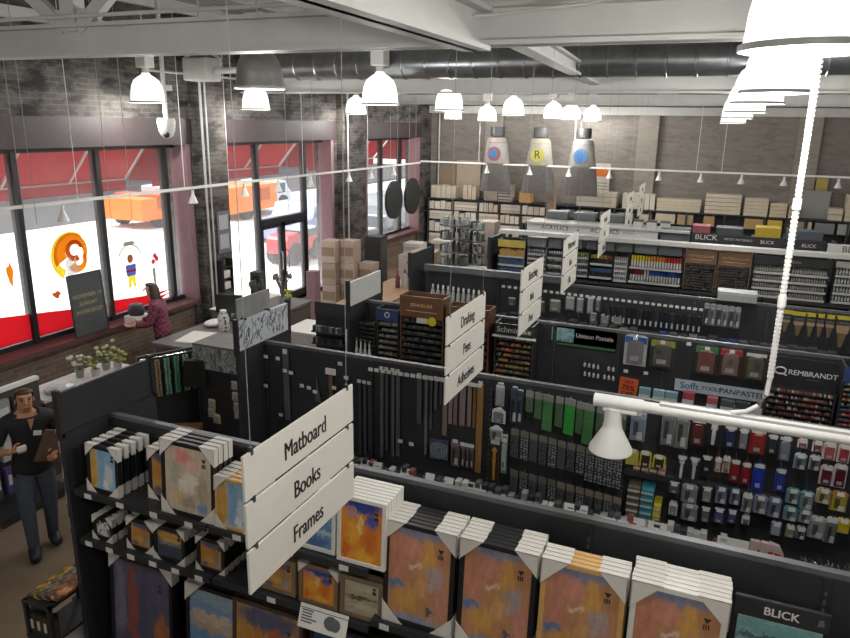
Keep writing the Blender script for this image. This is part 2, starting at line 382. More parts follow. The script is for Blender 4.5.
# ------------------------------------------------------------------ outside
pave = mat('sunlit_pavement', '#d6d3cd', .9, var=.04, scale=2)
sbox('sidewalk', (-24.5, -3, -.15), (-9.5, 40, -.03), pave)
sbox('street', (-60, -30, -.25), (-24.5, 70, -.12), mat('sunlit_asphalt', '#3f3e3f', .9, var=.06, scale=.6))
fac = MB().box((-40.4, -30, 0), (-40, 70, 12)); struct(fac.build('exterior_building', mat('pale_facade', '#c9c5bf', .9, scale=.6)))
awm = clothmat('awning_red', '#b5404a', .5); ribm = mat('awning_rib', '#d9d4cf', .5)
for n, (a, b, nm) in enumerate(((4.0, 10.6, 'first'), (11.3, 15.8, 'middle'), (17.2, 21.2, 'last'))):
    aw = thing('awning', 'red fabric awning sloping out over the %s tall shop window' % ('nearest' if n == 0 else 'middle' if n == 1 else 'farthest'), 'awning', (-9.504, a, 0), 0, 'window awnings')
    L = b-a
    c = MB(); c.add([(0, 0, 4.5), (-1.25, 0, 3.1), (-1.25, L, 3.1), (0, L, 4.5)], [(0, 1, 2, 3)])
    c.add([(-1.25, 0, 3.1), (-1.25, 0, 2.86), (-1.25, L, 2.86), (-1.25, L, 3.1)], [(0, 1, 2, 3)])
    c.add([(0, 0, 4.5), (0, 0, 3.05), (-1.25, 0, 3.05)], [(0, 1, 2)]); c.add([(0, L, 4.5), (0, L, 3.05), (-1.25, L, 3.05)], [(0, 1, 2)])
    co = c.build('fabric', awm, aw); s = co.modifiers.new('t', 'SOLIDIFY'); s.thickness = .004
    q = max(2, round(L/1.45))
    for i in range(q+1):
        y = L*i/q
        MB().bar((-.02, y, 4.42), (-1.22, y, 3.06), .03, .03).build('rib', ribm, aw)
    MB().bar((-1.24, 0, 3.06), (-1.24, L, 3.06), .03, .03).build('front_bar', ribm, aw)
# vehicles
def wheel(parent, x, y, r=.34):
    w = MB(); w.cyl((x-.11, y, r), (x+.11, y, r), r, 18); w.cyl((x-.12, y, r), (x+.12, y, r), r*.55, 12)
    return w.build('wheel', mat('tyre', '#242424', .8), parent)
def car(name, label, loc, rz, body, paint, L=4.4, W=1.75, Hh=1.45, tall=False):
    t = thing(name, label, 'car', loc, rz)
    prof = [(-L/2, .35), (-L/2, .8), (-L/2+.15, .92), (-L*.22, .98), (-L*.10, Hh), (L*.28, Hh), (L*.43, .98), (L/2-.05, .9), (L/2, .6), (L/2, .35)]
    if tall: prof = [(-L/2, .35), (-L/2, .95), (-L*.28, 1.05), (-L*.2, Hh), (L/2-.06, Hh), (L/2, 1.0), (L/2, .35)]
    MB().prism(prof, -W/2, W/2, 'x').build('body', paint, t, bevel=.06)
    gl = mat('car_glass', '#39434c', .15)
    wq = [(-L*.19, 1.0), (-L*.105, Hh-.08), (L*.27, Hh-.08), (L*.40, 1.0)] if not tall else [(-L*.25, 1.08), (-L*.18, Hh-.1), (L/2-.3, Hh-.1), (L/2-.25, 1.08)]
    MB().prism(wq, -W/2-.01, W/2+.01, 'x').build('side_windows', gl, t)
    for sy in (-L*.31, L*.31):
        for sx in (-W/2+.08, W/2-.08): wheel(t, sx, sy)
    return t
p = at(296, 262, z=0); car('parked_car', 'blue-grey car parked outside beyond the shop door', (-13.7, 21.8, -.03), 0, None, mat('car_blue', '#8791b4', .35, var=.03), tall=True, Hh=1.5, L=3.6)
car('parked_car', 'bright red low car parked outside in front of the blue-grey car', (-12.2, 18.7, -.03), 0, None, mat('car_red', '#d01424', .35, var=.03), L=2.1, Hh=.85, W=.8)
car('parked_car', 'dark grey car parked outside beyond the farthest shop window', (-12.6, 26.4, -.05), 0, None, mat('car_dark', '#54585e', .35, var=.03))
def truck(label, loc, rz, L, Hh):
    t = thing('box_truck', label, 'truck', loc, rz); rz = 0
    org = mat('truck_orange', '#e8731b', .5, var=.04)
    MB().box((-1.1, -L/2+1.4, .35), (1.1, L/2, Hh)).build('cargo_box', org, t, bevel=.03)
    MB().prism([(-L/2, .45), (-L/2, .9), (-L/2+.35, 1.2), (-L/2+.5, 1.5), (-L/2+1.35, 1.5), (-L/2+1.35, .45)], -1.0, 1.0, 'x').build('cab', mat('truck_cab', '#b9bcc6', .4), t, bevel=.04)
    MB().box((-1.02, -L/2+.6, .95), (1.02, -L/2+1.2, 1.4)).build('cab_window', mat('car_glass', '#39434c', .15), t)
    MB().box((-1.13, -L/2+2.0, .75), (1.13, -L/2+2.7, 1.3)).build('side_panel', mat('truck_panel', '#a9501f', .6), t)
    for y in (-L/2+.8, L/2-1.0):
        for x in (-.95, .95): wheel(t, x, y, .42)
truck('orange box truck parked across the street seen through the nearest window', (-21.8, 22.9, -.03), PI, 3.5, 1.2)
truck('orange box truck farther along the street seen through the middle window', (-20.3, 27.1, -.03), PI, 4.6, 1.45)
# ------------------------------------------------------------------ roof steel
def ibeam_x(mb, x0, x1, y, z0, h, w=.2, tf=.03):
    mb.box((x0, y-w/2, z0), (x1, y+w/2, z0+tf)); mb.box((x0, y-w/2, z0+h-tf), (x1, y+w/2, z0+h)); mb.box((x0, y-.02, z0), (x1, y+.02, z0+h))
def truss(y, k):
    t = MB(); ibeam_x(t, -9.4, 7.0, y, 4.7, .26); ibeam_x(t, -9.4, 7.0, y, 5.78, .2, .16)
    xs = [-9.0+3.68*i for i in range(5)]   # panel points: -9.0, -5.32, -1.64, ...
    for i, x in enumerate(xs):
        t.box((x-.08, y-.06, 4.9), (x+.08, y+.06, 5.8)); t.box((x-.2, y-.025, 4.82), (x+.2, y+.025, 5.08))
        for sgn in (-1, 1):
            a = Vector((x+sgn*.08, y, 4.92)); b = Vector((x+sgn*1.25, y, 5.8))
            if -9.4 < b.x < 7: t.bar(a, b, .08, .11)
    return struct(t.build('roof_truss', steelw))
for k, y in enumerate((4.84, 12.2, 19.3)): truss(y, k)
# ties and purlins between the trusses
t = MB()
for x in (-1.64, ):
    for y0, y1 in ((-3, 4.74),):
        t.box((x-.1, y0, 4.66), (x+.1, y1, 4.69)); t.box((x-.1, y0, 4.9), (x+.1, y1, 4.93)); t.box((x-.02, y0, 4.66), (x+.02, y1, 4.93))
for (a, b) in (((-1.6, 4.9, 4.80), (-2.15, 12.1, 4.84)), ((2.1, 4.9, 4.80), (1.6, 12.1, 4.84))):
    t.bar(a, b, .15, .03); t.bar((a[0], a[1], a[2]+.07), (b[0], b[1], b[2]+.07), .03, .14); t.bar((a[0], a[1], a[2]+.14), (b[0], b[1], b[2]+.14), .15, .03)
struct(t.build('roof_tie', steelw))
t = MB()
for x in (-8.9, -7.16, -5.32, -3.48, -1.64, .2, 2.04, 3.88, 5.72):
    t.box((x-.05, -3.0, 5.92), (x+.05, 22.0, ZC))
struct(t.build('roof_purlin', steelw))
t = MB()
for y0, y1, xa, xb in ((4.9, 12.2, -5.32, -1.64), (4.9, 12.2, 2.04, -1.64), (12.2, 19.3, -5.32, -1.64)):
    t.bar((xa, y0, 5.6), (xb, y1, 5.6), .05, .05)
struct(t.build('roof_brace', steelw))
# pale beam along the top of the window wall
sbox('trim_10', (XW, -3.0, 5.45), (XW+.12, 12.1, 5.6), steelw)
# spiral duct along the room and conduits
def duct(label, y, z, x0, x1, r):
    d = thing('air_duct', label, 'duct', (x0, y, z))
    n = int((x1-x0)/.35); c = MB()
    prof = [(.001, 0)]
    for i in range(n+1): prof += [(r, i*.35), (r, i*.35+.02), (r+.012, i*.35+.03), (r+.012, i*.35+.05), (r, i*.35+.06)]
    prof.append((.001, n*.35+.07)); c.lathe(prof, 24); c.v = [(v[2], v[1], v[0]) for v in c.v]; c.build('tube', galv, d, smooth=True)
    c = MB()
    for x in (1.2, (x1-x0)*.45, (x1-x0)*.8): c.cyl((x, 0, r), (x, 0, ZC-z-.01), .008, 6)
    c.build('hanger', steelw, d)
duct('round galvanised air duct running across under the roof behind the front truss', 9.6, 4.98, -6.85, 6.9, .19)
duct('round dark galvanised air duct hung beyond the second truss', 15.0, 5.1, -5.0, 6.9, .24)
def pipe(label, pts, r, m=steelw, nm='conduit', cat='pipe'):
    o = MB().tube(pts, r, 8).build(nm, m, None, smooth=True); return tag(o, label, cat)
pipe('thin white conduit running along the face of the front roof truss', [(-9.0, 4.62, 4.99), (7.0, 4.62, 4.99)], .016)
pipe('white cable sagging across the front truss near the big lamp', [(-2.5, 4.6, 4.86), (-1.9, 4.6, 4.86), (-1.5, 4.6, 4.86), (-.9, 4.6, 4.9), (.3, 4.6, 5.12), (1.0, 4.6, 5.2)], .01, nm='cable', cat='cable')
pipe('pair of pale conduits going down the wall beside the nearest window', [(-8.86, 10.65, 4.9), (-8.86, 10.65, .0)], .022)
pipe('second pale conduit going down the brick pilaster between the windows', [(-8.86, 10.78, 4.9), (-8.86, 10.78, .0)], .016)
pipe('pale conduit going down the far brick pilaster', [(-8.8, 15.95, 4.9), (-8.8, 15.95, .0)], .02)
pipe('pale conduit in the corner of the back wall', [(-8.7, 21.8, 4.5), (-8.7, 21.8, 1.9)], .025)
pipe('horizontal white conduit crossing the brick above the windows', [(-8.9, 9.4, 4.95), (-8.9, 21.8, 4.95)], .02)
# camera and junction box
cm = thing('security_camera', 'white dome security camera on a drop pole near the nearest window', 'camera', (-8.3, 9.14, 0))
MB().cyl((0, 0, 4.2), (0, 0, ZC), .035, 10).build('pole', steelw, cm)
MB().box((-.09, -.09, 4.62), (.09, .09, 4.7)).build('bracket', steelw, cm)
MB().lathe([(.001, 4.2), (.13, 4.2), (.14, 4.15), (.13, 4.06), (.12, 4.0), (.09, 3.93), (.05, 3.9), (.001, 3.89)], 20).build('housing', white, cm, smooth=True)
MB().ball((.06, -.08, 3.95), .05).build('lens', ink, cm, smooth=True)
jb = thing('heater_unit', 'white box unit hanging between curved arms below the front truss', 'heater', (-8.2, 9.95, 4.8))
MB().box((-.24, -.2, 0), (.24, .2, .36)).build('box', steelw, jb, bevel=.03)
MB().tube([(-.26, 0, .05), (-.36, 0, .15), (-.36, 0, .35), (-.2, 0, .45), (0, 0, .46), (.2, 0, .45), (.36, 0, .35), (.36, 0, .15), (.26, 0, .05)], .03, 8).build('arm', steelw, jb, smooth=True)
MB().cyl((.25, 0, .16), (1.5, 0, .18), .05, 12).build('pipe', steelw, jb, smooth=True)
MB().cyl((0, 0, .45), (0, 0, 1.29), .02).build('hanger_rod', steelw, jb)
# ------------------------------------------------------------------ lamps
lampglow = mat('lit_acrylic', '#fffdf6', .3, emit=1.1, var=.01)
bulbm = mat('lit_bulb', '#ffffff', .3, emit=22, var=0)
rimglow = mat('lit_rim', '#fffaf0', .3, emit=2.0, var=0)
brushed = mat('brushed_aluminium', '#a6a6a2', .35, metal=.75, var=.06, scale=3)
def lamp_parts(t, dome, r=.25, h=.40):
    zb = 0
    prof = [(r*1.03, zb), (r*1.0, zb+.02), (r*.97, zb+.11*h/.34), (r*.89, zb+.2*h/.34), (r*.74, zb+.27*h/.34), (r*.5, zb+.31*h/.34), (r*.27, zb+.34*h/.34), (r*.24, zb+.36*h/.34)]
    o = MB().lathe(prof, 28).build('reflector', dome, t, smooth=True)
    s = o.modifiers.new('t', 'SOLIDIFY'); s.thickness = .006
    rr = MB().lathe([(r*1.02, -.012), (r*1.07, -.012), (r*1.07, .012), (r*1.02, .012), (r*1.02, -.012)], 28).build('rim', mat('rim_grey', '#8f8f8b', .5) if dome == lampglow else steelw, t, smooth=True)
    MB().ball((0, 0, h*.55), (.06, .06, .1), 12, 8).build('bulb', bulbm, t, smooth=True)
    MB().cyl((0, 0, h), (0, 0, h+.1), .055, 12).build('collar', steelw, t, smooth=True)
    MB().box((-.1, -.1, h+.1), (.1, .1, h+.34)).build('ballast_box', white, t, bevel=.015)
    return t
LAMPZ = 4.42
def lamp_light(x, y, z, p, r=.12):
    l = bpy.data.lights.new('lamp_light', 'POINT'); l.energy = p; l.shadow_soft_size = r; l.color = (1.0, .98, .95)
    o = bpy.data.objects.new('lamp_light', l); COL.objects.link(o); o.location = (x, y, z)
LP = 88
proto = None
lamps = [
 (380, 104, 9.24, 'glowing white bell lamp, biggest of the row over the shelves on the left'),
 (449, 110, 12.33, 'glowing bell lamp hung beyond the biggest one of the left row'),
 (513, 115, 16.50, 'glowing bell lamp hung over the red paint tube banner'),
 (553, 118, 18.90, 'glowing bell lamp third from the back above the paint tube banners'),
 (571, 119, 20.00, 'glowing bell lamp close behind its twin above the banners'),
 (592, 121, 20.90, 'glowing bell lamp last of the row, over the blue banner'),
 (148, 102, 8.90, 'glowing bell lamp beside the dome security camera'),
 (256, 109, 11.50, 'glowing bell lamp seen under the grey metal dome'),
 (356, 114, 15.60, 'small glowing bell lamp left of the biggest lamp of its row'),
 (453, 119, 19.50, 'small glowing bell lamp just under a bigger one in the middle'),
 (487, 121, 18.50, 'small glowing bell lamp high left of the red banner'),
 (815, 48, 3.15, 'very large glowing bell lamp close to the viewer at the top'),
 (777, 92, 6.10, 'glowing bell lamp directly behind the very large one'),
 (757, 103, 8.46, 'third glowing bell lamp in the row over the ribbed lamp pole'),
 (745, 112, 10.86, 'fourth glowing bell lamp in the row over the ribbed lamp pole'),
 (737, 118, 13.80, 'fifth glowing bell lamp in the row over the ribbed lamp pole'),
 (733, 123, 17.00, 'sixth glowing bell lamp in the row over the ribbed lamp pole'),
]
for px, py, y, lb in lamps:
    p = at(px, py, y=y)
    if proto is None:
        proto = lamp_parts(thing('bell_lamp', lb, 'lamp', p, 0, 'glowing bell lamps'), lampglow)
        MB().cyl((0, 0, .72), (0, 0, 1.25), .012).build('stem', steelw, proto)
    else: dup(proto, p, 0, lb)
    lamp_light(p.x, p.y, p.z-.12, LP)
gl = lamp_parts(thing('bell_lamp', 'unlit looking grey aluminium bell lamp under a stacked white ballast box', 'lamp', at(260, 88, y=6.62), 0, 'glowing bell lamps'), brushed)
MB().cyl((0, 0, .68), (0, 0, 1.3), .012).build('stem', steelw, gl)
lamp_light(-4.66, 6.55, LAMPZ-.1, LP)
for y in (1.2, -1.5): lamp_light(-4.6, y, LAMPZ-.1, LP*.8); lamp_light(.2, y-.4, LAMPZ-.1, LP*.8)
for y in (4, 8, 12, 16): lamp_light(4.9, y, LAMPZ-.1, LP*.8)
# ------------------------------------------------------------------ track lights
def track(label, a, b, r=.022, hang=()):
    t = thing('light_track', label, 'track', a)
    a = Vector(a); b = Vector(b)
    MB().bar((0, 0, 0), b-a, r*2, r*2).build('rail', wmetal, t)
    for f in hang:
        q = (b-a)*f; MB().cyl(q+Vector((0, 0, r)), (q.x, q.y, 5.92-a.z), .006, 5).build('hanger_wire', wmetal, t)
    return t
track('thin white light track running along the window wall', (-8.75, 3.0, 3.02), (-8.75, 20.4, 3.02), .022, (.27, .4, .47, .62, .8))
track('thin white light track running along the back brick wall', (-8.75, 20.45, 3.06), (6.8, 20.45, 3.06), .022, (.12, .3, .51, .55, .75))
sproto = None
def spot(pt, label, glow=False):
    global sproto
    if sproto is None:
        sproto = thing('spotlight', label, 'spotlight', pt, 0, 'small cone spotlights on the tracks')
        MB().cyl((0, 0, -.02), (0, 0, -.12), .03, 10).build('neck', wmetal, sproto, smooth=True)
        MB().lathe([(.035, -.10), (.04, -.12), (.085, -.24), (.088, -.25), (.078, -.245), (.03, -.13)], 16).build('shade', wmetal, sproto, smooth=True)
        MB().ball((0, 0, -.2), .035, 8, 6).build('bulb', mat('spot_bulb', '#fff3d8', .4, emit=1.5, var=0), sproto, smooth=True)
        return sproto
    return dup(sproto, pt, 0, label)
for i, y in enumerate((7.4, 10.15, 11.65, 12.8, 14.1, 15.9, 17.1, 18.5)):
    spot((-8.75, y, 3.0), 'white cone spotlight, %s from the near end of the window wall track' % ORD[i])
for i, px in enumerate((487, 530, 569, 610, 660, 702, 743, 786, 841)):
    q = at(px, 168, y=20.45); spot((q.x, 20.45, 3.04), 'white cone spotlight, %s from the left along the back wall track' % ORD[i])
# the big near lamp arm: fat white track with one cone lamp, hung on a ribbed pole
t = thing('light_track', 'thick white lamp track in the foreground with a cone lamp at its end', 'track', (-.49, 3.6, 2.80))
MB().cyl((0, 0, 0), (4.4, 0, 0), .029, 20).build('rail', wmetal, t, smooth=True)
MB().cyl((-.03, 0, 0), (.22, 0, 0), .035, 20).build('end_cap', wmetal, t, smooth=True)
MB().box((.02, -.03, -.05), (.2, .03, -.025)).build('lamp_adapter', wmetal, t, bevel=.008)
MB().box((.3, -.018, .024), (4.3, .018, .038)).build('top_channel', steelw, t)
rp_ = thing('ribbed_pole', 'ribbed white flexible conduit dropping from the big lamp to the foreground track', 'pole', (.295, 3.6, 2.85))
pts = [(-.15, 0, -.01), (-.08, 0, .01), (-.03, 0, .05), (-.005, 0, .11), (0, 0, .2), (0, 0, 1.30), (-.005, 0, 1.6), (-.005, 0, 3.07)]
MB().tube(pts, .012, 10).build('core', wmetal, rp_, smooth=True)
c = MB(); z = .2
while z < 1.7: c.cyl((0, 0, z), (0, 0, z+.011), .0152, 10); z += .02
c.build('rib', wmetal, rp_)
for z in (.55, 1.0): MB().cyl((0, 0, z), (0, 0, z+.05), .019, 10).build('coupling', wmetal, rp_)
cl = thing('cone_lamp', 'white cone lamp hanging from the left end of the thick foreground track', 'lamp', at(613, 420, y=3.6))
z0 = 2.80-.03-cl.location.z
MB().lathe([(.001, z0), (.044, z0), (.047, -.015), (.052, -.045), (.112, -.155), (.114, -.172), (.105, -.168), (.044, -.05)], 28).build('shade', wmetal, cl, smooth=True)
MB().ball((0, 0, -.1), .035).build('bulb', mat('spot_bulb', '#fff3d8', .4), cl, smooth=True)
# thin hanging wires for signs and tracks
def wire(label, a, b, r=.004):
    o = MB().cyl(a, b, r, 5).build('hanging_wire', wiregrey); return tag(o, label, 'wire', 'thin wires hanging from the roof')
for i, (px, x, z1) in enumerate(((10, -8.0, 3.0), (22, -7.9, 2.9), (100, -7.6, 2.6), (122, -7.5, 2.3), (285, -7.0, 2.7), (312, -7.2, 2.4))):
    q = at(px, 110, x=x)
    wire('thin grey wire hanging from the roof in front of the windows, %s from the left' % ORD[i], (q.x, q.y, z1), (q.x, q.y, 5.92))
# ================================================================== shelving runs
BAY = 1.22
def gondola(label, y, x0, nb, head_mat, top=1.97, end_face='black'):
    g = thing('gondola_shelving', label, 'shelving', (x0, y, 0), 0, 'long shelving runs of the shop')
    for i in range(nb):
        MB().box((i*BAY+.02, -.03, .18), ((i+1)*BAY-.02, .03, top)).build('back_panel', black, g)
    for i in range(nb+1):
        u = MB().box((i*BAY-.02, -.045, 0), (i*BAY+.02, .045, top))
        for k in range(int((top-.25)/.05)): u.add([(i*BAY-.006, -.0455, .22+k*.05), (i*BAY+.006, -.0455, .22+k*.05), (i*BAY+.006, -.0455, .245+k*.05), (i*BAY-.006, -.0455, .245+k*.05)], [(0, 1, 2, 3)], 1)
        u.build('upright', [blackm, midgrey], g)
    d = MB().box((0, -.48, .02), (nb*BAY, .48, .16)); d.box((0, -.47, 0), (nb*BAY, .47, .02))
    d.build('base_deck', blackm, g)
    MB().box((-.02, -.024, top), (nb*BAY, .024, top+.03)).build('top_rail', grail, g)
    e = MB().box((-.06, -.46, 0), (-.022, .46, top)); e.build('end_panel', black, g)
    h = MB().box((-.06, -.44, top+.03), (-.035, .44, top+.33)); h.build('header_panel', head_mat, g)
    fr = MB()
    for yy in (-.45, .45): fr.box((-.07, yy-.015, top-.02), (-.02, yy+.015, top+.36))
    fr.box((-.07, -.46, top), (-.02, .46, top+.03)); fr.build('header_frame', blackm, g)
    return g
def shelf(g, xa, xb, z, dep, tags=(), yback=-.03):
    """xa, xb are world x; the shelf runs out towards -y from the back panel"""
    gx = g.location.x
    s = MB().box((xa-gx+.012, yback-dep, z-.025), (xb-gx-.012, yback, z)); s.box((xa-gx+.012, yback-dep-.012, z-.045), (xb-gx-.012, yback-dep, z+.004))
    for xx in (xa+.03, xb-.03): s.prism([(yback, z-.16), (yback-dep+.03, z-.03), (yback-dep+.03, z-.02), (yback, z-.02)], xx-gx-.004, xx-gx+.004, 'x')
    o = s.build('shelf', blackm, g)
    for x in tags:
        MB().box((x-gx-.032, yback-dep-.017, z-.042), (x-gx+.032, yback-dep-.0125, z-.004)).build('price_tag', tagw, o)
    return o
def hook(g, x, z, L, tagged=True):
    gx, gy = g.location.x, g.location.y
    m_ = MB().cyl((x-gx, -.03, z), (x-gx, -.03-L, z+.012), .004, 5); m_.cyl((x-gx, -.03-L, z+.012), (x-gx, -.03-L-.006, z+.03), .004, 5)
    o = m_.build('peg_hook', chrome, g)
    if tagged: MB().box((x-gx-.024, -.03-L-.012, z-.012), (x-gx+.024, -.03-L-.007, z+.022)).build('price_tag', tagw, o)
    return o
# ------------------------------------------------------------------ hanging section signs
def sign(label, px0, words, x=-1.72, ytop=None, L=.9, wires=True):
    y0, z0 = px0
    s = thing('hanging_sign', label, 'sign', (x, y0, z0), 0, 'white hanging section signs')
    ph = .207
    for i, w in enumerate(words):
        za = -i*(ph+.02)
        p = MB().box((-.006, 0, za-ph), (.006, L, za)).build('panel', signw, s)
        text(w, .125, (.0075, L*.505, za-ph*.55), FACE_X, ink, p, .0008, sx=.76, bold=.035)
        if i:
            for yy in (.06, L-.06): MB().box((-.008, yy-.008, za-.01), (.008, yy+.008, za+.022)).build('clip', dkgrey, s)
    for yy in (.06, L-.06):
        MB().box((-.008, yy-.008, -.015), (.008, yy+.008, .02)).build('clip', dkgrey, s)
        MB().cyl((0, yy, .02), (0, yy, 5.92-z0), .002, 5).build('wire', wiregrey, s)
    return s
sign('hanging sign reading Matboard, Books, Frames, above the framed pictures', (2.18, 2.853), ('Matboard', 'Books', 'Frames'), L=.945)
sign('hanging sign reading Drafting, Pens, Adhesives, beside the ruler wall', (4.52, 2.873), ('Drafting', 'Pens', 'Adhesives'), L=.87)
sign('third hanging sign from the front, before the hanging white bottles', (6.5, 2.852), ('Sketching', 'Inks', 'Pens'), L=.87)
sign('fourth hanging sign from the front, beside the left colour tube rack', (8.4, 2.875), ('Watercolor', 'Inks', 'Oils'), L=.87)
sign('fifth hanging sign from the front, crossing the Acrylics header', (11.0, 2.89), ('Acrylics', 'Oils', 'Gels'), L=.9)
sign('sixth hanging sign from the front, a thin sliver near the back wall', (13.95, 2.95), ('Canvas', 'Panels', 'Rolls'), L=1.0)
sign('farthest hanging sign, a sliver in front of the canvas boxes', (15.9, 2.98), ('Easels', 'Paper', 'Pads'), L=1.0)
# ------------------------------------------------------------------ runs
hdpaint = mat('scribble_ground', '#c9ced3', .6, var=.06, scale=6)
headw = mat('header_white', '#cfd0cc', .6, var=.04)
headg = mat('header_dark_green', '#2c3532', .5)
G1 = gondola('front black shelving run holding the framed pictures', 3.775, -4.165, 6, black)
G2 = gondola('second black shelving run with rulers, stencils and hanging packs', 5.85, -4.2, 6, hdpaint)
G3 = gondola('third black shelving run with the pastel displays', 7.88, -4.08, 6, headw)
G4 = gondola('fourth black shelving run with bottles and brushes', 10.0, -4.2, 6, headg)
G5 = gondola('fifth shelving run with the colour tube racks under a white canopy', 12.05, -3.62, 6, headg)
G6 = gondola('sixth shelving run topped by the Acrylics header', 14.15, -3.62, 6, headg)
hp_ = [o for o in G2.children if o.name.startswith('header_panel')][0]; sc_ = MB(); r_ = random.Random(3)
for i in range(110):
    y = r_.uniform(-.42, .42); z = r_.uniform(2.02, 2.28); a = r_.choice((1.0, 1.2, 2.3, .8, 1.5)); l = r_.choice((.015, .02, .03, .05))
    p = Vector((-.0335, y-l*math.cos(a), max(2.005, z-l*math.sin(a)))); q = Vector((-.0335, y+l*math.cos(a), min(2.295, z+l*math.sin(a)))); sc_.bar(p, q, .003, r_.choice((.004, .007)), r_.randrange(3))
sc_.build('drawn_lines', [mat('line_black', '#1d232b', .6), mat('line_blue', '#62748a', .6), mat('line_grey', '#55606b', .6)], hp_)
gc = thing('header_card', 'plain grey card standing up behind the scribbled white header', 'card', (-4.285, 5.48, 2.0))
MB().box((-.006, 0, 0), (.006, .55, .51)).build('card', mat('board_grey', '#8b8b8a', .6), gc); MB().box((-.008, .05, .29), (.055, .08, .31)).build('clip', ink, gc); MB().box((-.008, .45, .29), (.055, .48, .31)).build('clip', ink, gc)
# shelves of the front run
tags = lambda a, b, n: [a+(b-a)*(i+.5)/n for i in range(n)]
shelf(G1, -4.165, -2.945, 1.57, .41, tags(-4.165, -2.945, 4)); shelf(G1, -2.945, -1.725, 1.575, .41, tags(-2.9, -1.7, 3))
shelf(G1, -4.165, -2.945, 1.165, .41, tags(-4.165, -2.945, 6)); shelf(G1, -2.945, -1.725, 1.175, .41, (-2.45,))
shelf(G1, -1.725, -.505, 1.245, .42, (-1.62, -1.1, -.7)); shelf(G1, -.505, .715, 1.245, .42, (-.3, .1)); shelf(G1, .715, 1.935, 1.245, .42)
# ------------------------------------------------------------------ framed pictures
pal = dict(
 sunset=patchpaint('oil_sunset', '#b98660', [(.5, .98, .5, .10, '#8088a0'), (.15, .6, .16, .4, '#bd7f6b'), (.62, .75, .16, .26, '#cf9c55'), (.40, .8, .2, .14, '#c98a78'), (.14, .38, .17, .09, '#5f77a0'), (.3, .24, .25, .16, '#c79a52'), (.78, .52, .17, .18, '#a99a9a'), (.45, .62, .13, .05, '#d8bcae'), (.45, .03, .5, .06, '#8b93a8'), (.88, .3, .14, .3, '#bf8576'), (.7, .16, .11, .04, '#54506a'), (.55, .4, .12, .16, '#c99a66')]),
 fire=patchpaint('oil_fire', '#d98a34', [(.5, .95, .6, .2, '#35468f'), (.25, .8, .16, .12, '#b58a8a'), (.75, .7, .2, .16, '#4a5596'), (.3, .45, .2, .25, '#e0a238'), (.7, .35, .2, .3, '#cf6d2c'), (.45, .62, .1, .2, '#e6c47a'), (.55, .1, .3, .12, '#e2a83c'), (.12, .15, .1, .2, '#c9642c')]),
 blueyel=patchpaint('oil_blue_yellow', '#8fb3cc', [(.12, .5, .22, .8, '#c9a04c'), (.42, .6, .13, .6, '#7fa8c6'), (.72, .4, .2, .3, '#c9d2d6'), (.7, .85, .3, .2, '#86aac4'), (.6, .12, .14, .16, '#dcdfe0'), (.05, .1, .15, .2, '#b98a3c')]),
 autumn=patchpaint('oil_autumn', '#b3864a', [(.5, .9, .6, .16, '#555a72'), (.25, .65, .2, .2, '#b9803c'), (.75, .55, .2, .25, '#9c7a5a'), (.4, .3, .3, .16, '#c79a4c'), (.8, .2, .2, .16, '#8a8a96'), (.2, .1, .2, .14, '#6f6070'), (.62, .75, .12, .1, '#a85a3c')]),
 bloom=patchpaint('oil_bloom', '#c3b6a2', [(.4, .85, .25, .14, '#d98a80'), (.6, .7, .2, .14, '#d8b0a2'), (.5, .45, .3, .2, '#ddd3c2'), (.2, .6, .15, .25, '#a9a596'), (.8, .4, .15, .3, '#b3a68c'), (.8, .1, .16, .12, '#7f97b8'), (.3, .2, .2, .16, '#c9b08a'), (.5, .15, .14, .1, '#a89a8e')]),
 purple=patchpaint('oil_purple', '#55536a', [(.12, .6, .12, .6, '#6f7080'), (.35, .5, .1, .7, '#8a4a44'), (.55, .6, .1, .5, '#4c4c66'), (.85, .3, .15, .3, '#a8663a'), (.8, .8, .2, .25, '#5a5668'), (.4, .12, .12, .16, '#8f5040'), (.15, .1, .16, .2, '#5a4a5a')]),
 sea=patchpaint('oil_sea', '#6f93b8', [(.5, .95, .7, .14, '#8fa2b2'), (.5, .62, .7, .08, '#b09c88'), (.3, .72, .5, .08, '#c3b09c'), (.5, .4, .7, .14, '#5f88b2'), (.7, .28, .4, .06, '#a9bccb'), (.4, .1, .7, .12, '#476f9a')], streak=(.35, 1, 1.6)),
 mono=paintmat('oil_mono', ['#1b1b1c', '#2a2a2b', '#dad8d4', '#1f1f20', '#8d8b88'], 11, (1, 1, 1), 2.5),
 dusk=patchpaint('oil_dusk', '#454c5c', [(.5, .8, .7, .2, '#c08f4e'), (.6, .62, .6, .08, '#caa05a'), (.5, .5, .7, .06, '#7f8488'), (.4, .2, .6, .14, '#3f4858')], streak=(.35, 1, 1.6)),
 meadow=patchpaint('oil_meadow', '#a89d84', [(.5, .85, .7, .2, '#b3aa92'), (.5, .52, .6, .05, '#57503f'), (.3, .45, .3, .04, '#4a4436'), (.6, .25, .5, .12, '#b9ae94')], streak=(.35, 1, 1.6)),
 teal=patchpaint('oil_teal', '#7fa5a3', [(.5, .92, .7, .08, '#6a9a98'), (.5, .8, .7, .05, '#3f5a5c'), (.7, .7, .4, .06, '#b3b59c'), (.4, .5, .6, .15, '#86aaa8'), (.5, .15, .6, .14, '#5c8a90')], streak=(.35, 1, 1.6)))
framew = mat('frame_white', '#dddad3', .5, var=.03); frameb = mat('frame_black', '#1d1d1f', .45); framen = mat('frame_natural', '#cda366', .5, var=.12, scale=16)
prot = mat('corner_card_white', '#d7d3cb', .75, var=.02); shrink = mat('backing_board', '#8b7a66', .8)
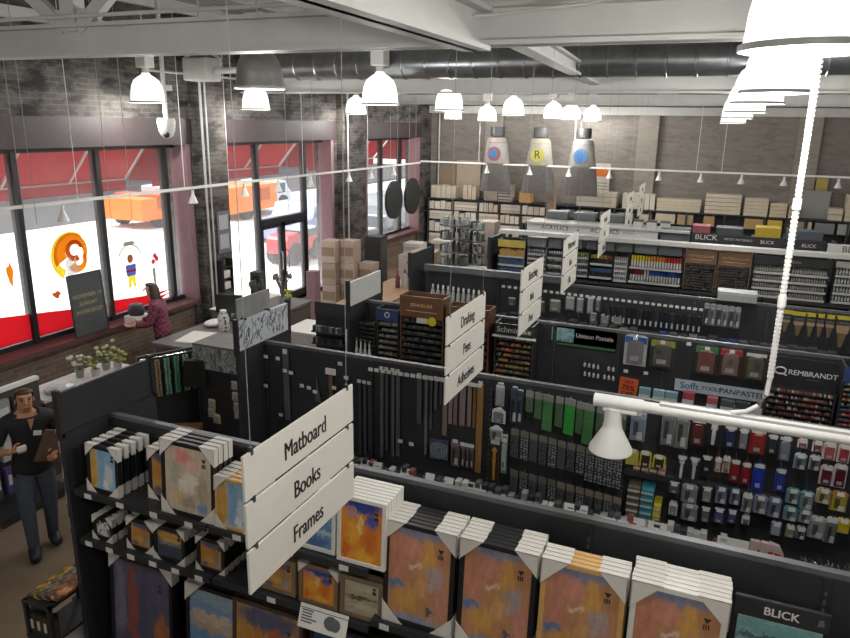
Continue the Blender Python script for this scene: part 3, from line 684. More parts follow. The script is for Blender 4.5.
def frame(label, w, h, mould, picture, corners=True, bar=.03, t=.036, L=.12, group=None, bcorn=True):
    f = thing('picture_frame', label, 'picture frame', (0, 0, 0), 0, group)
    m_ = MB(); b = bar
    m_.box((-w/2, 0, 0), (w/2, t, b)); m_.box((-w/2, 0, h-b), (w/2, t, h)); m_.box((-w/2, 0, b), (-w/2+b, t, h-b)); m_.box((w/2-b, 0, b), (w/2, t, h-b))
    m_.build('moulding', mould, f, bevel=.003)
    MB().box((-w/2+b, .008, b), (w/2-b, .012, h-b)).build('picture', picture, f)
    MB().box((-w/2+b, .022, b), (w/2-b, .028, h-b)).build('backing', shrink, f)
    s = MB(); cx, cz = w*.30, h*.80; k = min(w, .4)*.05
    s.prism([(cx-k, cz+k*.8), (cx+k, cz+k*.8), (cx, cz-k*.7)], .0055, .0078, 'y')
    for q in (-.7, -.1, .5): s.box((cx+q*k-.003, .0055, cz-k*2.3), (cx+q*k+.004, .0078, cz-k*.9))
    s.build('sticker', mat('sticker_dark', '#3b3531', .5), f)
    if corners:
        for sx in (-1, 1):
            for top in (1, 0):
                if not top and not bcorn: continue
                zc = h if top else 0; dz = -1 if top else 1; xc = sx*w/2
                c = MB()
                c.prism([(xc+sx*.004, zc-dz*.004), (xc-sx*L, zc-dz*.004), (xc+sx*.004, zc+dz*L)], -.005, -.001, 'y')
                c.box((min(xc+sx*.004, xc-sx*L), -.005, min(zc, zc-dz*.005)), (max(xc+sx*.004, xc-sx*L), t+.001, max(zc, zc-dz*.005)))
                c.box((min(xc, xc+sx*.005), -.005, min(zc, zc+dz*L)), (max(xc, xc+sx*.005), t+.001, max(zc, zc+dz*L)))
                o = c.build('corner_protector', prot, f); o['label'] = 'white card corner protector'
    return f
def stack(n, desc, where, w, h, mould, picture, x, y, z, tilt=4, corners=True, t=.036, gap=.003, group=None, **k):
    """n frames one behind the other; the first shows its picture"""
    rx = -math.radians(tilt); f = None
    for i in range(n):
        lb = '%s, front of %s' % (desc, where[1:]) if where[0] == '*' and i == 0 else '%s, %s from the front in %s' % (desc.split(' around ')[0], ORD[i], where[1:]) if where[0] == '*' else '%s, front of the stack %s' % (desc, where) if n > 1 and i == 0 else '%s %s' % (desc, where) if n == 1 else '%s, %s from the front in the stack %s' % (desc.split(' with ')[0].split(' around ')[0], ORD[i], where)
        p = (x+(rnd.uniform(-.004, .004) if i else 0), y+i*(t+gap)/math.cos(rx), z)
        if f is None:
            f = frame(lb, w, h, mould, picture, corners, t=t, group=group or ('framed pictures '+where.strip('*')), **k); f.location = p; f.rotation_euler.x = rx
        else: dup(f, p, None, lb)
    return f
zA, zB = 1.575, 1.17
# left bay, top shelf
stack(5, 'small black frame around a yellow-blue painting', 'at the left end of the top shelf', .30, .36, frameb, pal['blueyel'], -3.90, 3.36, zA, gap=.03, L=.09)
stack(3, 'black frame around an autumn orange painting', 'second on the top shelf', .30, .38, frameb, pal['autumn'], -3.42, 3.46, zA, gap=.02, L=.1)
stack(4, 'tall black frame around a pink and cream blossom painting', 'mid top shelf', .45, .53, frameb, pal['bloom'], -3.13, 3.36, zA, gap=.015)
# the pale wood stack sits just right of it in front of the sign
stack(5, 'natural wood frame around a yellow-blue painting', 'left of the hanging sign', .32, .36, framen, pal['blueyel'], -2.735, 3.35, zA, bar=.024, gap=.012, L=.1)
# second shelf
stack(3, 'tiny black frame around a monochrome print', 'at the left end of the second shelf', .19, .18, frameb, pal['mono'], -3.97, 3.37, zB, L=.06, gap=.02)
stack(3, 'small black frame around a grey and orange painting', 'second on the second shelf', .24, .24, frameb, pal['autumn'], -3.62, 3.38, zB, L=.07, gap=.03)
stack(4, 'small black frame around a dusk landscape', 'third on the second shelf', .28, .26, frameb, pal['dusk'], -3.335, 3.36, zB, L=.07, gap=.02)
stack(5, 'small black frame around an orange and blue painting', 'fourth on the second shelf', .24, .25, frameb, pal['autumn'], -2.99, 3.38, zB, L=.06, gap=.03)
# big pictures standing on the deck
stack(2, 'large black frame around a purple and rust painting', 'on the deck at far left', .60, .86, frameb, pal['purple'], -3.70, 3.36, .165, 5, L=.12)
stack(3, 'large black frame around a blue sea painting', 'standing below the second shelf', .64, .80, frameb, pal['sea'], -2.97, 3.38, .165, 5, L=.14)
# second bay
zA, zB = 1.58, 1.18
stack(4, 'white frame around a pale blue painting', 'half hidden behind the hanging sign', .32, .42, framew, pal['sea'], -2.15, 3.37, zA, corners=False, bar=.028)
stack(7, 'white frame around an orange and blue painting', 'at the right end of the top shelf', .33, .44, framew, pal['fire'], -1.80, 3.345, zA, corners=False, bar=.026, t=.034)
stack(3, 'bronze frame around an ochre painting', 'on the lower shelf beside the sign', .29, .25, mat('frame_bronze', '#7d6a52', .4), pal['autumn'], -2.44, 3.37, zB, corners=False)
stack(3, 'bronze frame around a golden abstract painting', 'behind the white price card', .29, .28, mat('frame_bronze', '#7d6a52', .4), pal['fire'], -2.12, 3.36, zB, corners=True, L=.07, bcorn=False)
stack(2, 'thin frame around a meadow landscape', 'right of the white price card', .30, .28, mat('frame_bronze', '#7d6a52', .4), pal['meadow'], -1.81, 3.36, zB, corners=False)
stack(2, 'large dark frame around a navy painting', 'standing under the white price card', .52, .80, frameb, paintmat('oil_navy', ['#2c3a55', '#34465f', '#3f5876', '#2b3550'], 2.5), -1.99, 3.38, .165, 6, corners=False)
stack(6, 'dark bronze frame', 'leaning on the deck left of the navy painting', .58, .82, mat('frame_darkbronze', '#4b3d33', .4), pal['autumn'], -2.57, 3.36, .165, 5, corners=False)
# the four big stacks
zC = 1.25
stack(6, 'big black frame around an orange sunset painting', '*first big stack from the left', .455, .665, frameb, pal['sunset'], -1.425, 3.35, zC, 4, L=.135)
stack(6, 'big black frame around an orange sunset painting', '*second big stack from the left', .455, .665, frameb, pal['sunset'], -.945, 3.35, zC, 4, L=.135)
stack(4, 'big natural wood frame around an orange sunset painting', '*third big stack from the left', .455, .665, framen, pal['sunset'], -.468, 3.35, zC, 4, L=.15)
stack(6, 'big white frame around an orange sunset painting', '*fourth big stack from the left', .475, .665, framew, pal['sunset'], .022, 3.35, zC, 4, L=.155)
# branded poster frame
pf = thing('framed_poster', 'black poster frame with a white lettered heading and a teal seascape', 'picture frame', (.505, 3.50, 1.2), 0, None, -math.radians(4))
MB().box((-.22, 0, 0), (.22, .025, .68)).build('backing', frameb, pf, bevel=.003)
MB().box((-.195, -.004, .03), (.195, 0, .575)).build('picture', pal['teal'], pf)
hp = MB().box((-.215, -.003, .58), (.215, 0, .675)).build('heading', mat('heading_charcoal', '#2d2e30', .4), pf)
text('BLICK', .062, (-.0, -.005, .625), FACE_Y, inkw, hp, .001, bold=.04)
MB().prism([(.165, .61), (.195, .615), (.19, .65), (.17, .645)], -.005, -.003, 'y').build('badge', midgrey, pf)
p2 = thing('picture_frame', 'white edged frame standing right of the teal seascape poster frame', 'picture frame', (.93, 3.44, 1.25), 0)
m_ = MB(); m_.box((-.17, 0, 0), (.17, .03, .03)); m_.box((-.17, 0, .5), (.17, .03, .53)); m_.box((-.17, 0, .03), (-.14, .03, .5)); m_.box((.14, 0, .03), (.17, .03, .5))
m_.build('moulding', framew, p2); MB().box((-.14, .008, .03), (.14, .012, .5)).build('picture', pal['meadow'], p2)
# white price card clipped on the lower shelf
pc = thing('price_card', 'white printed price card tilted on the lower shelf edge', 'price card', (-2.05, 3.305, 1.13), 0, None, math.radians(-22))
MB().box((-.175, 0, -.075), (.175, .004, .075)).build('card', white, pc)
c = MB(); c.ball((.06, -.004, 0), (.05, .003, .045)); c.ball((.095, -.004, -.005), (.035, .003, .04)); c.build('picture', midgrey, pc)
c = MB()
for i in range(5): c.box((-.155, -.003, .035-.018*i), (-.155+rnd.uniform(.07, .12), 0, .043-.018*i))
c.build('print', midgrey, pc)
# ================================================================== goods on the second run
def px_size(p, w, h):
    d = depth(p)/F_PX; c = max(.5, math.cos(math.atan2(CAM.z-p.z, p.y))); return w*d, h*d/c
CM = {}
def cmat(col, rough=.45):
    k = 'card_'+col.strip('#')
    if k not in CM: CM[k] = mat(k, col, rough, var=.08, scale=20)
    return CM[k]
def shade(h, k):
    h = h.lstrip('#'); return '#%02x%02x%02x' % tuple(int(int(h[i:i+2], 16)*k) for i in (0, 2, 4))
def pack(label, box, Y, card, prod, g=None, kind='blister', group=None, thick=.03, name='hanging_pack', cat='pack', hk=True, hkL=.2, head=None):
    x0, y0, x1, y1 = box
    p = at((x0+x1)/2, y0, y=Y); w, h = px_size(p, x1-x0, y1-y0)
    t = thing(name, label, cat, p, 0, group)
    c = MB(); c.box((-w/2, 0, -h), (w/2, .006, -.02)); c.prism([(-w/2, -.02), (w/2, -.02), (w*.32, 0), (-w*.32, 0)], 0, .006, 'y')
    c.build('card', cmat(card), t)
    if head: MB().box((-w*.48, -.004, -h*.27), (w*.48, 0, -.022)).build('heading', cmat(head), t)
    if kind == 'blister':
        b = MB(); ww, hh = w*.36, h*.36; zc = -h*.55
        b.prism([(-ww, zc-hh), (ww, zc-hh), (ww*1.0, zc+hh*.8), (ww*.7, zc+hh), (-ww*.7, zc+hh), (-ww, zc+hh*.8)], -thick, 0, 'y')
        b.build('blister', cmat(shade(prod, .85), .25), t, bevel=.006); MB().box((-ww*.55, -thick-.002, zc-hh*.75), (ww*.5, -thick+.001, zc-hh*.35)).build('sticker', cmat(shade('#b9b9b7', .8) if w > .06 else shade(prod, .5)), t)
        MB().box((-w*.44, -.003, -h*.17), (w*.44, 0, -h*.06)).build('print_band', cmat('#c9c9c9' if card not in ('#d8d8d6', '#cfcfcd') else '#7a3a3a'), t)
    elif kind == 'bag':
        b = MB(); b.prism([(-w*.47, -h*.96), (w*.47, -h*.96), (w*.44, -h*.2), (-w*.44, -h*.2)], -thick, 0, 'y'); b.build('pouch', cmat(shade(prod, .72), .22), t, bevel=.008); i_ = MB(); i_.box((-w*.27, -thick-.002, -h*.78), (w*.05, -thick+.001, -h*.32)); i_.build('contents', cmat(shade(prod, .38), .4), t); MB().box((-w*.02, -thick-.003, -h*.9), (w*.34, -thick+.001, -h*.66)).build('sticker', cmat('#b3b4b3'), t)
        MB().box((-w*.5, -thick*.6, -h*.2), (w*.5, .0, -.012)).build('header_card', cmat(card), t)
    elif kind == 'tool':
        b = MB(); b.tube([(0, -.014, -h*.2), (0, -.016, -h*.5), (0, -.014, -h*.92)], [w*.09, w*.16, w*.12], 8); b.ball((0, -.014, -h*.27), (w*.26, .012, w*.26)); b.build('tool', cmat(prod, .3), t, smooth=True)
        MB().box((-w*.42, -.003, -h*.14), (w*.42, 0, -h*.03)).build('print_band', cmat('#b9b9b7'), t)
    if g is not None and hk: hook(g, p.x, p.z-.012, hkL)
    return t
R2 = 'hanging packs on the second run'
rows = [
 ('top', [ (632,411,647,441,'#8fa0b4','#a9b4c4','pale blue','bag'), (664,408,677,446,'#b4b6b8','#9c9fa3','clear sheet','bag'), (678,411,691,449,'#b4b6b8','#a5a7aa','clear sheet','bag'), (693,418,707,447,'#3a2a2b','#6f3b3a','dark maroon','blister'), (709,421,722,446,'#2c2c2f','#cfcfcd','silver cutter','tool'), (726,425,738,449,'#23252f','#3b4266','navy','blister'), (740,428,750,450,'#2a2b2d','#8f9397','black and grey','blister'), (752,429,767,455,'#8e2b2c','#a33a39','bright red','blister'), (769,434,779,455,'#26292a','#3d4442','charcoal','blister'), (781,436,793,462,'#384050','#8b93a2','slate blue','blister'), (799,438,808,448,'#d8d8d6','#b57070','small pink and white','blister'), (814,440,823,452,'#d8d8d6','#9a5a5c','small rose and white','blister'), (825,442,837,460,'#d2c2c2','#c2646c','pink and white','blister'), (840,444,851,463,'#d2c2c2','#b04a55','crimson and white','blister')]),
 ('second', [ (678,455,688,479,'#2a2b2d','#c9c9c9','scissor','tool'), (690,457,701,480,'#2a2b2d','#b9b9b9','scissor','tool'), (703,455,713,472,'#202124','#34373d','black','blister'), (716,457,722,472,'#c46a2c','#d8d8d6','orange and white','blister'), (724,456,731,473,'#d8d8d6','#b9a890','white','blister'), (732,459,741,482,'#7e2428','#9c2f33','dark red','blister'), (743,462,752,485,'#7e2428','#9c2f33','dark red','blister'), (755,463,766,491,'#2b3aa0','#3146c2','bright blue','blister'), (777,468,787,492,'#2b3a86','#37479e','deep blue','blister'), (796,453,807,469,'#9fb0b8','#8fa3ab','pale teal clear','bag'), (811,455,821,470,'#b6bcbf','#8a8f92','clear','bag'), (822,465,834,485,'#cbb9bc','#6d2e3c','wine and white','blister'), (836,464,848,488,'#cdbfc2','#5d2a36','wine and pink','blister')]),
 ('third', [ (670,481,680,493,'#4a4c4f','#6b6d70','grey','blister'), (683,484,698,502,'#8f9397','#a5a9ac','clear plastic','bag'), (703,486,713,502,'#3a3b3e','#9a9da0','grey and black','blister'), (717,486,728,503,'#3e4668','#9da4b4','navy and clear','bag'), (731,488,741,504,'#47507a','#8d95ad','indigo and clear','bag'), (744,493,753,512,'#cfcfcd','#a4a6a8','white folded','bag'), (755,495,768,513,'#7a7ea0','#a7abba','lilac clear','bag'), (770,497,782,517,'#6f7496','#9a9fb2','violet clear','bag'), (788,488,800,503,'#5c98a6','#9fb4b9','teal topped clear','bag'), (802,491,814,509,'#5c98a6','#a9b6b8','teal topped grey','bag'), (818,488,831,503,'#b9b48a','#cfc98a','pale yellow','bag'), (833,491,848,511,'#b07a3c','#d0c257','yellow and red','bag')]),
 ('fourth', [ (670,501,678,515,'#cfcfcd','#9c9ea0','white','blister'), (683,503,698,520,'#9a9da0','#a9adb0','wide clear','bag'), (702,506,711,522,'#33353a','#7a7d82','charcoal and grey','blister'), (715,507,725,523,'#353a6a','#6a719b','indigo','blister'), (729,509,737,523,'#3a4066','#5d6488','dark indigo','blister'), (743,514,750,524,'#cfcfcd','#8b8d90','small white','blister'), (785,506,798,520,'#4f8f9f','#9fb0b4','teal headed','bag'), (800,509,812,522,'#4f8f9f','#a9b6b8','pale teal headed','bag'), (811,516,826,538,'#aeb1b3','#c2c5c7','ribbed clear','bag'), (828,517,838,543,'#c5c7c8','#8d9093','long clear','bag'), (838,518,850,533,'#d9bf22','#e3c71c','bright yellow','blister')]),
 ('fifth', [ (772,521,782,535,'#5a6aa0','#c0c6d4','blue and white','blister'), (787,524,795,537,'#8f9a66','#a3a68f','olive','blister'), (797,526,806,538,'#a9adb0','#8b8f92','clear grey','bag')]),
]
for rn, items in rows:
    for i, (a, b, c_, d_, card, prod, ds, kd) in enumerate(items):
        pack('%s hanging pack, %s from the left in the %s row right of the stencils' % (ds, ORD[i], rn), (a, b, c_, d_), 5.655, card, prod, G2, kd, R2)
# stencils
def stencilmat(name, col, hole, sc):
    m, nt, b = base(name); tc = N(nt, 'ShaderNodeTexCoord'); vo = N(nt, 'ShaderNodeTexVoronoi'); vo.inputs['Scale'].default_value = sc; vo.inputs['Randomness'].default_value = .35
    nt.links.new(tc.outputs['Object'], vo.inputs['Vector']); rp = N(nt, 'ShaderNodeValToRGB')
    rp.color_ramp.elements[0].position = .34; rp.color_ramp.elements[0].color = lin(hole); rp.color_ramp.elements[1].position = .42; rp.color_ramp.elements[1].color = lin(col)
    nt.links.new(vo.outputs['Distance'], rp.inputs[0]); nt.links.new(rp.outputs[0], b.inputs['Base Color']); b.inputs['Roughness'].default_value = .3
    return m
sg = [stencilmat('stencil_green_a', '#4a654a', '#62805c', 60), stencilmat('stencil_green_b', '#467a4a', '#5c8f5c', 55), stencilmat('stencil_green_bright', '#3a9643', '#4aa850', 50)]
sd = [stencilmat('stencil_dark_a', '#303234', '#6d7073', 55), stencilmat('stencil_dark_b', '#3b3d40', '#93969a', 36), stencilmat('stencil_dark_c', '#44464a', '#606367', 80)]
def stencil(label, box, Y, m, group, tab='#a9a8a3'):
    x0, y0, x1, y1 = box; p = at((x0+x1)/2, y0, y=Y); w, h = px_size(p, x1-x0, y1-y0)
    t = thing('stencil', label, 'stencil', p, -.22, group)
    MB().box((-w/2, 0, -h), (w/2, .003, -.015)).build('plate', m, t)
    MB().box((-w/2, -.003, -.06), (w/2, .006, 0)).build('header_card', cmat(tab), t)
    hook(G2, p.x, p.z-.01, .12, False)
gl_ = [(515,391,523,420,None)]
for i, (x0, y0, w, h, bright) in enumerate([(526,391,8,21,0),(535,393,8,26,0),(543,395,11,36,1),(556,397,8,30,0),(565,399,11,36,2),(577,402,7,32,0),(584,404,11,41,1),(597,407,10,36,0),(609,410,9,30,1),(618,412,9,32,0)]):
    stencil('green plastic drawing template, %s from the left in the top stencil row' % ORD[i] if not bright == 2 else 'brightest green drawing template in the top stencil row', (x0, y0, x0+w, y0+h), 5.70, sg[bright], 'green drawing templates', '#8f938d')
for i in range(12):
    x0 = 511+i*9.4; y0 = 429+i*2.4
    stencil('dark patterned stencil, %s from the left in the middle stencil row' % ORD[i], (x0, y0, x0+8.6, y0+(28 if i < 8 else 33)), 5.69, sd[i % 3] if i < 7 else sd[1], 'dark stencils middle row', '#76736a')
for i in range(12):
    x0 = 510+i*9.4; y0 = 470+i*2.5
    stencil('dark stencil with a tan header, %s from the left in the bottom stencil row' % ORD[i], (x0, y0, x0+8.4, y0+26), 5.68, sd[(i*2+2) % 3], 'dark stencils bottom row', '#8b8171' if i > 4 else '#6d6a63')
# packs left of the stencils
for lb, bx, cd_, pr, kd in [('light grey card pack above the clear box pack', (496,384,505,406), '#9a9da0', '#b6b8ba', 'blister'), ('dark blue sheet pad hanging left of the green templates', (511,388,519,424), '#3d4654', '#56606e', 'bag'), ('second dark blue sheet pad left of the green templates', (517,391,524,424), '#3d4654', '#56606e', 'bag'),
    ('white ring pack under the light grey card pack', (492,409,506,423), '#c9cacb', '#8b8d90', 'blister'), ('clear bulb shaped pack above the wooden stick bundle', (490,427,503,440), '#c9cacb', '#b9bcbe', 'bag'), ('bundle of wooden sticks in a dark sleeve', (490,438,501,482), '#3d2f26', '#a9823f', 'tool'), ('green and white sleeve right of the wooden stick bundle', (502,436,508,473), '#6f8f78', '#c3ccc4', 'blister')]:
    pack(lb, bx, 5.70, cd_, pr, G2, kd, None, .02, hkL=.1)
# rulers
rul = [(358,382,361,456,'#4b4d50'),(363,383,366,456,'#55575a'),(368,384,371,450,'#4b4d50'),(380,369,383.4,459,'#6d6f72'),(385,370,388,452,'#5b5d60'),(391.5,371,394.3,458,'#6d6f72'),(396,372,400,458,'#606265'),(417,376,422,424,'#5c5e61'),(425,378,428,456,'#6d6f72'),(430,379,432.5,430,'#5b5d60'),(434.5,379,437.5,410,'#707275'),(440,380,442,405,'#5b5d60'),(443,381,448,436,'#836f70'),(449,383,453,424,'#8d7a7b'),(454,384,458,425,'#7d6b6c'),(460,384,466,426,'#8a7a7c'),(468,385,472,427,'#8b7d76'),(473.5,386,476.6,428,'#7d5c3c'),(477.5,384,484,475,'#9a7444')]
for i, (a, b, c_, d_, col) in enumerate(rul):
    Y = 5.795; p = at((a+c_)/2, b, y=Y); w, h = px_size(p, c_-a, d_-b)
    t = thing('ruler', ('wide wooden yardstick at the right end of the ruler wall' if i == 18 else 'narrow brown wooden ruler beside the wide yardstick' if i == 17 else '%s ruler hanging on the dark wall, %s from the left' % ('rose tinted' if col in ('#836f70', '#8d7a7b', '#7d6b6c', '#8a7a7c', '#8b7d76') else 'grey metal', ORD[i])), 'ruler', p, 0, 'rulers on the second run')
    MB().box((-w/2, 0, -h), (w/2, .004, 0)).build('blade', cmat(col, .35), t)
    c = MB()
    for k in range(int(h/.03)): c.box((-w/2, -.0006, -h+.015+k*.03), (-w/2+w*(.5 if k % 5 else .8), .0, -h+.0165+k*.03))
    c.build('scale_marks', ink, t)
    MB().box((-.02, -.012, -.004), (.02, -.008, .03)).build('price_tag', tagw, t)
for i, (a, b, c_, d_) in enumerate([(451,440,460,466),(461,443,465,466),(466,444,469,468),(470,445,474,468)]):
    pack('rose coloured triangle pad below the rulers, %s from the left' % ORD[i], (a, b, c_, d_), 5.77, '#7d6b6c', '#8d7a7b', G2, 'bag', None, .01, hkL=.05)
p = at(439, 440, y=5.76); t = thing('circle_template', 'square blue circle template hanging below the short rulers', 'template', p, .1)
MB().box((-.09, 0, -.2), (.09, .003, 0)).build('sheet', cmat('#5c6470', .3), t)
c = MB()
for r in (.03, .055, .078): c.lathe([(r-.003, 0), (r+.003, 0)], 24)
R = Matrix.Rotation(PI/2, 4, 'X')
c.v = [tuple(R@Vector(v)+Vector((0, -.002, -.1))) for v in c.v]; c.build('rings', cmat('#a7adb6'), t)
MB().box((-.085, -.002, -.03), (.085, 0, -.005)).build('heading', cmat('#34406e'), t)
# sparse left bay
t = thing('ruler', 'long grey steel ruler alone in the nearly empty left bay', 'ruler', at(285, 349, y=5.79), 0)
MB().box((-.035, 0, -.78), (.035, .004, 0)).build('blade', cmat('#5b5d60', .35), t)
MB().box((-.024, -.01, -.05), (.024, -.006, 0)).build('price_tag', tagw, t)
t = thing('t_square', 'white headed T square with a brown blade in the left bay', 'T square', at(330, 369, y=5.78), 0)
MB().box((-.055, 0, -.06), (.055, .02, 0)).build('head', white, t); MB().box((-.02, .004, -.33), (.02, .01, -.05)).build('blade', cmat('#7a5646'), t)
t = thing('triangle_ruler', 'grey triangle ruler hanging left of the T square', 'ruler', at(318, 378, y=5.79), 0)
MB().prism([(-.02, 0), (.03, -.26), (-.04, -.26)], 0, .004, 'y').build('plate', cmat('#5b5d60', .35), t)
for px, py in ((268,356),(280,358),(287,370),(293,372),(268,385),(304,385),(311,387),(317,391),(336,387),(283,414),(342,363),(402,440),(413,443),(348,377)):
    q = at(px, py, y=5.8); hook(G2, q.x, q.z, .05)
for px in range(372, 486, 6): q = at(px, 369+(px-372)*.15, y=5.76); hook(G2, q.x, q.z, .08)
# yellow boxes and tapes column
for i, (a, b, c_, d_) in enumerate([(627,449,639,465),(641,451,652,467),(654,455,666,468)]):
    pack('yellow boxed pack left of the scissors, %s from the left' % ORD[i], (a, b, c_, d_), 5.64, '#c9b93a', '#3b3a28' if i else '#cfc44a', G2, 'blister', 'yellow boxed packs')
def sbox_thing(name, label, cat, x0, x1, y0, y1, z0, z1, col, group=None, lid=None, band=None, bandz=(.3, .7)):
    t = thing(name, label, cat, ((x0+x1)/2, (y0+y1)/2, z0), 0, group); w, d, h = (x1-x0)/2, (y1-y0)/2, z1-z0
    MB().box((-w, -d, 0), (w, d, h)).build('body', cmat(col, .55), t, bevel=min(.004, w*.1))
    if band: MB().box((-w-.001, -d-.0015, h*bandz[0]), (w*.9, -d+.001, h*bandz[1])).build('label', cmat(band), t)
    if lid: MB().box((-w-.003, -d-.003, h*.82), (w+.003, d+.003, h+.003)).build('lid', cmat(lid), t)
    return t
shelf(G2, -.54, .68, 1.40, .12); 
q0 = at(632, 476, y=5.7); q1 = at(665, 480, y=5.7)
for i in range(4):
    a = q0.x+(q1.x-q0.x)*i/4; sbox_thing('tape_box', 'low reddish tan box on the little shelf, %s from the left' % ORD[i], 'box', a+.004, a+(q1.x-q0.x)/4-.004, 5.70, 5.80, 1.402, 1.46, ['#8b5f52', '#96705f', '#7d574c', '#a07d6a'][i], 'low tan boxes', band='#cfc9bf')
q0 = at(629, 482, y=5.66)
cols3 = [('#5c5146', 'brown'), ('#2f7f8a', 'teal'), ('#c9b72f', 'yellow')]
for ci, (col, nm) in enumerate(cols3):
    for r in range(6):
        if ci == 2 and r < 2: continue
        x = q0.x+ci*.108; w = .10 if ci < 2 else .06; z = q0.z-.02-r*.062
        sbox_thing('tape_roll_box', '%s tape box, %s from the top of its column beside the stencils' % (nm, ORD[r]), 'box', x, x+w, 5.62, 5.80, z-.055, z, col, 'tape boxes', band='#b9bdb8', bandz=(.25, .6))
# ledge shelf of the second run with small goods and white tickets
for k in range(5): shelf(G2, -4.2+k*BAY, -4.2+(k+1)*BAY, .93, .42)
cols = ['#c9c9c6', '#8f5a5c', '#3b3d42', '#8f9295', '#55585a', '#d2d2cf', '#2d2e31', '#6a6560', '#b9babb', '#44474c', '#3b3d42', '#505356']
for i in range(58):
    px = 352+i*6.6
    if px > 735: break
    x = at(px, 470+(px-352)*.225, y=5.5).x
    hgt = rnd.uniform(.09, .17); c_ = cols[rnd.randrange(len(cols))]
    sbox_thing('small_box', 'small box of pens and clips, %s from the left along the ledge below the rulers' % ORD[i] if i < 40 else 'small box, %s from the left of the ledge boxes below the hanging packs' % ORD[i-40], 'box', x-.024, x+.024, 5.48, 5.56, .932, .932+hgt, c_, 'small boxes on the ledge', band='#d5d5d2' if i % 2 else '#9a9da0')
for i, px in enumerate((362, 374, 402, 427, 446, 469, 479, 567, 580, 637, 652, 664, 722, 733, 745, 757, 770)):
    x = at(px, 470+(px-352)*.225, y=5.42).x
    t = thing('price_card', 'white price card standing on the ledge, %s from the left behind the front run' % ORD[i], 'price card', (x, 5.42, .934), 0, 'white price cards on the ledge', -.5)
    MB().box((-.045, 0, 0), (.045, .003, .17)).build('card', tagw, t); MB().box((-.03, -.002, .09), (.03, 0, .105)).build('print', midgrey, t)
t = thing('boxed_set', 'white and red boxed set lying on the ledge below the stencils', 'box', (at(618, 515, y=5.5).x, 5.5, .932), .1)
MB().box((-.15, -.05, 0), (.15, .05, .11)).build('body', cmat('#c9cac9'), t); MB().box((.09, -.052, .0), (.152, .052, .112)).build('end_band', cmat('#b52a35'), t); MB().box((-.01, -.053, .0), (.005, .053, .113)).build('strap', ink, t)
for i, (px, rz) in enumerate(((757, .3), (768, .15), (776, -.2))):
    t = thing('boxed_set', 'red and white tape dispenser pack on the ledge, %s from the left' % ORD[i], 'pack', (at(px, 548, y=5.45).x, 5.47, .932), rz, 'red dispenser packs')
    MB().prism([(-.06, 0), (.06, 0), (.06, .12), (.02, .19), (-.05, .2)], -.02, .02, 'y').build('body', cmat('#cdb9b5'), t); MB().box((-.055, -.023, .03), (.05, -.019, .08)).build('label', cmat('#c4352f'), t); MB().box((.0, -.023, .1), (.045, -.019, .13)).build('label', cmat('#c4352f'), t)
for i in range(14):
    px = 795+i*5; x = at(px, 555, y=5.5).x
    t = thing('metal_clip', 'shiny metal clip heaped at the right end of the ledge, %s from the left' % ORD[i], 'clip', (x, 5.5+rnd.uniform(-.06, .06), .934), rnd.uniform(0, 3), 'metal clips on the ledge')
    MB().prism([(-.03, 0), (.03, 0), (.012, .05), (-.012, .05)], -.03, .03, 'y').build('body', chrome if i % 2 else blackm, t)
    MB().tube([(-.012, 0, .05), (-.03, 0, .09), (-.01, 0, .11), (.012, 0, .05)], .004, 5).build('handle', chrome, t)
# ================================================================== third run: pastel displays
def rack(label, x0, x1, z0, z1, y0, y1, rows, body, header=None, cols=('#555555',), name='display_rack', n=16, htext=None, hh=.13, tsize=.05, tcol=None, sub=None, cells=False, round_=False):
    """a counter display: sides, back, header board and trays full of tiny sticks or pans"""
    t = thing(name, label, 'display', ((x0+x1)/2, y1, z0)); w = (x1-x0)/2; D = y1-y0; h = z1-z0
    MB().box((-w, -D, 0), (-w+.015, 0, h)).build('side_panel', body, t); MB().box((w-.015, -D, 0), (w, 0, h)).build('side_panel', body, t)
    MB().box((-w, -.012, 0), (w, 0, h)).build('back_panel', body, t)
    top = h
    if header:
        top = h-hh; hb = MB().box((-w, -D-.012, h-hh), (w, -D+.006, h)).build('header', header, t)
        if htext: text(htext, tsize, (0, -D-.0135, h-hh*(.5 if not sub else .42)), FACE_Y, tcol or inkw, hb, .0008)
        if sub:
            c = MB().box((-w*.7, -D-.014, h-hh*.72), (w*.7, -D-.012, h-hh*.69)); c.build('rule_line', tcol or inkw, hb)
    rh = top/rows; ms = [cmat(c_, .6) for c_ in cols]
    for r in range(rows):
        za = r*rh; tr = MB().box((-w+.016, -D+.006, za+.004), (w-.016, -.013, za+.014)); tr.box((-w+.016, -D, za+.004), (w-.016, -D+.008, za+rh*.22))
        o = tr.build('tray', blackm, t)
        g_ = MB(); st = (2*w-.05)/n
        for i in range(n):
            xx = -w+.025+i*st; mi = rnd.randrange(len(ms))
            if rnd.random() < .08: continue
            if round_: g_.cyl((xx+st/2, -D+.03, za+.015), (xx+st/2, -D+.03, za+rh*.8), st*.38, 7, mi=mi)
            else: g_.box((xx, -D+.012, za+.014), (xx+st*.76, -D+.05, za+rh*(.55 if not cells else .8)), mi)
        so = g_.build('pastel_sticks' if not cells else 'colour_pans', ms, o); so['kind'] = 'stuff'
    return t
brown = mat('display_brown', '#64452f', .5, var=.12); brown2 = mat('display_brown_light', '#6d523d', .5)
dk = ['#2f2c2a', '#4a4340', '#6a5a50', '#3a3f4a', '#5a4a44', '#2a2a2c', '#7a6a5a']
def zx(box, y):
    a = at(box[0], box[1], y=y); b = at(box[2], box[3], y=y); return a.x, b.x, b.z, a.z
